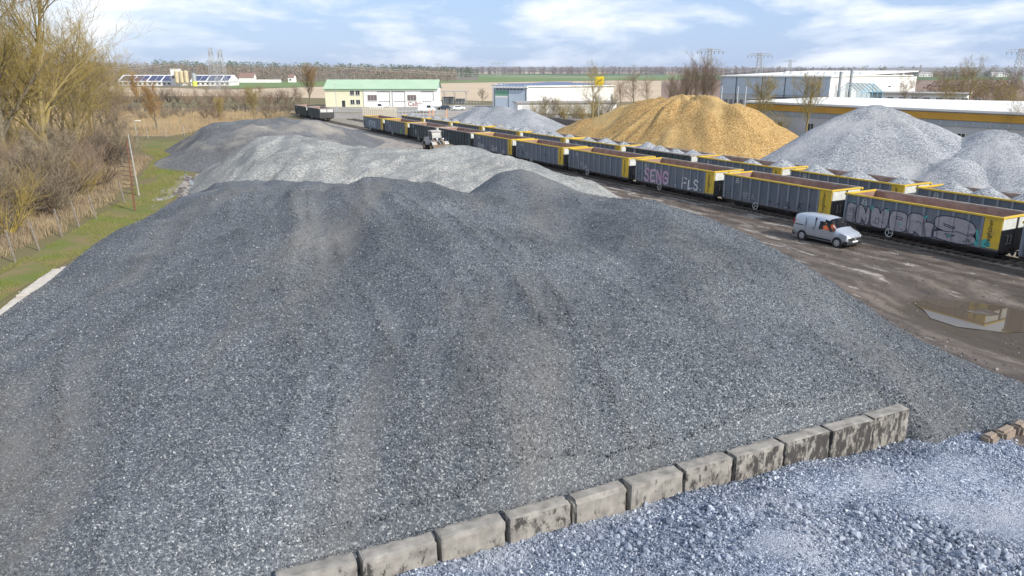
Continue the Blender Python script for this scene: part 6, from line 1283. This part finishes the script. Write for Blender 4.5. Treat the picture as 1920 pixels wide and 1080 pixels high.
M['w_brown'] = mat('far bare wood', (.22, .18, .135), 1, (.27, .225, .165), .05); M['w_green'] = mat('far pine wood', (.09, .125, .07), 1, (.12, .15, .085), .05); M['w_ochre'] = mat('far willow wood', (.36, .23, .08), 1, (.28, .2, .09), .05); M['w_dark'] = mat('far dark hedge', (.055, .055, .05), 1, (.085, .07, .06), .05); M['w_mauve'] = mat('far mauve wood', (.17, .12, .105), 1, (.21, .155, .13), .05)
hb_ = lambda u, Y: np.interp(u, [-400, 200, 450, 700, 900], [18, 17, 12, 8, 1]) * math.sin(math.pi * min(1, max(0, (Y - 900) / 900))) ** .8
wood('far_wood', 'brown bare woodland on the hill behind the solar barns', -100, 860, 880, 1300, 2600, 6, 12, M['w_brown'], hb_, 1)
wood('far_wood', 'dark green pine woodland along the hill crest', 330, 900, 1250, 1500, 420, 11, 17, M['w_green'], hb_, 2)
wood('far_wood', 'ochre willows before the far sheds', 690, 770, 1100, 1130, 26, 9, 13, M['w_ochre'], 0, 3)
wood('far_wood', 'dark hedge line before the far sheds', 580, 800, 1060, 1100, 90, 5, 9, M['w_dark'], 0, 4)
wood('far_wood', 'mauve bare woodland across the end of the green field', 760, 1560, 2300, 3100, 700, 14, 26, M['w_mauve'], 0, 5)
wood('far_wood', 'dark tree line beyond the factory roofs', 1330, 2050, 1450, 1750, 520, 6, 13, M['w_dark'], 0, 6)
wood('far_wood', 'brown trees among the far cottages', 1560, 2050, 1350, 1650, 130, 10, 22, M['w_brown'], 0, 7)
wood('far_wood', 'brown scrub on the ploughed slope behind the white annex', 1690, 2080, 300, 520, 230, 4, 8, mat('scrub', (.20, .13, .10), 1, (.24, .165, .12), .2), 0, 8)
wood('far_wood', 'low dark hedge across the reed meadow', 200, 600, 232, 252, 240, 1.2, 2.6, M['w_dark'], 0, 9)
# dry grass and verge blades
def blades(name, label, n, fn, h0, h1, material, seed):
    r = random.Random(seed); mb = MB(); c = 0
    while c < n:
        p = fn(r)
        if p is None: continue
        a = r.uniform(0, 6.28); h_ = r.uniform(h0, h1); w_ = .012 + h_ * .018; dx, dy = math.cos(a) * w_, math.sin(a) * w_; lx, ly = r.uniform(-.35, .35) * h_, r.uniform(-.35, .35) * h_
        mb.add([(p[0] - dx, p[1] - dy, 0), (p[0] + dx, p[1] + dy, 0), (p[0] + lx, p[1] + ly, h_)], [(0, 1, 2)]); c += 1
    return tag(mb.build(name, material), label, 'grass', None, 'stuff')
def bank(r):
    y = r.uniform(40, 112); e = np.interp(y, [40, 62, 80, 112], [-34.5, -37, -42, -54]); x = e - abs(r.gauss(0, 3.6)) + .3 + 1.2 * mnoise.noise((y * .4, 0, 2)); return (x, y) if mnoise.noise((x * .45, y * .3, 8)) > r.uniform(-.5, .35) else None
blades('dry_grass', 'straw coloured dry grass along the foot of the thicket', 15000, bank, .15, .8, mat('straw', (.39, .31, .19), .95, (.25, .185, .12), .5), 1)
def verge(r):
    y = r.uniform(34, 125); a_ = np.interp(y, [34, 48, 66, 86, 125], [-27.5, -30, -32, -38, -53]); b_ = np.interp(y, [34, 48, 62, 80, 112, 125], [-31, -33.5, -36, -41, -53, -62]); x = r.uniform(b_, a_)
    return (x, y) if vn(x, y) > -.25 else None
def vn(x, y): return mnoise.noise((x * .35, y * .2, 4.4))
blades('verge_grass', 'short green grass tufts of the verge', 34000, verge, .07, .24, mat('green blades', (.17, .22, .04), .95, (.26, .22, .09), .4), 2)
def reeds(r): return (r.uniform(-190, -64), r.uniform(150, 236))
blades('reed_stand', 'pale dry reeds covering the meadow', 30000, reeds, .5, 1.5, mat('reed stems', (.42, .32, .18), .95, (.33, .23, .12), .1), 3)

# ------------------------------------------------------------------ air
hz = MB().box(-16800, 16800, -500, 18800, -2, 62).build('haze', mat('unused', (1, 1, 1))); hz['kind'] = 'stuff'
hm_ = bpy.data.materials.new('haze'); hm_.use_nodes = True; n = hm_.node_tree.nodes; l = hm_.node_tree.links
for q in list(n): n.remove(q)
o_ = n.new('ShaderNodeOutputMaterial'); pv = n.new('ShaderNodeVolumePrincipled'); pv.inputs['Color'].default_value = (.80, .87, 1, 1); pv.inputs['Density'].default_value = .00008; pv.inputs['Anisotropy'].default_value = .2
l.new(pv.outputs[0], o_.inputs['Volume']); hz.data.materials.clear(); hz.data.materials.append(hm_)
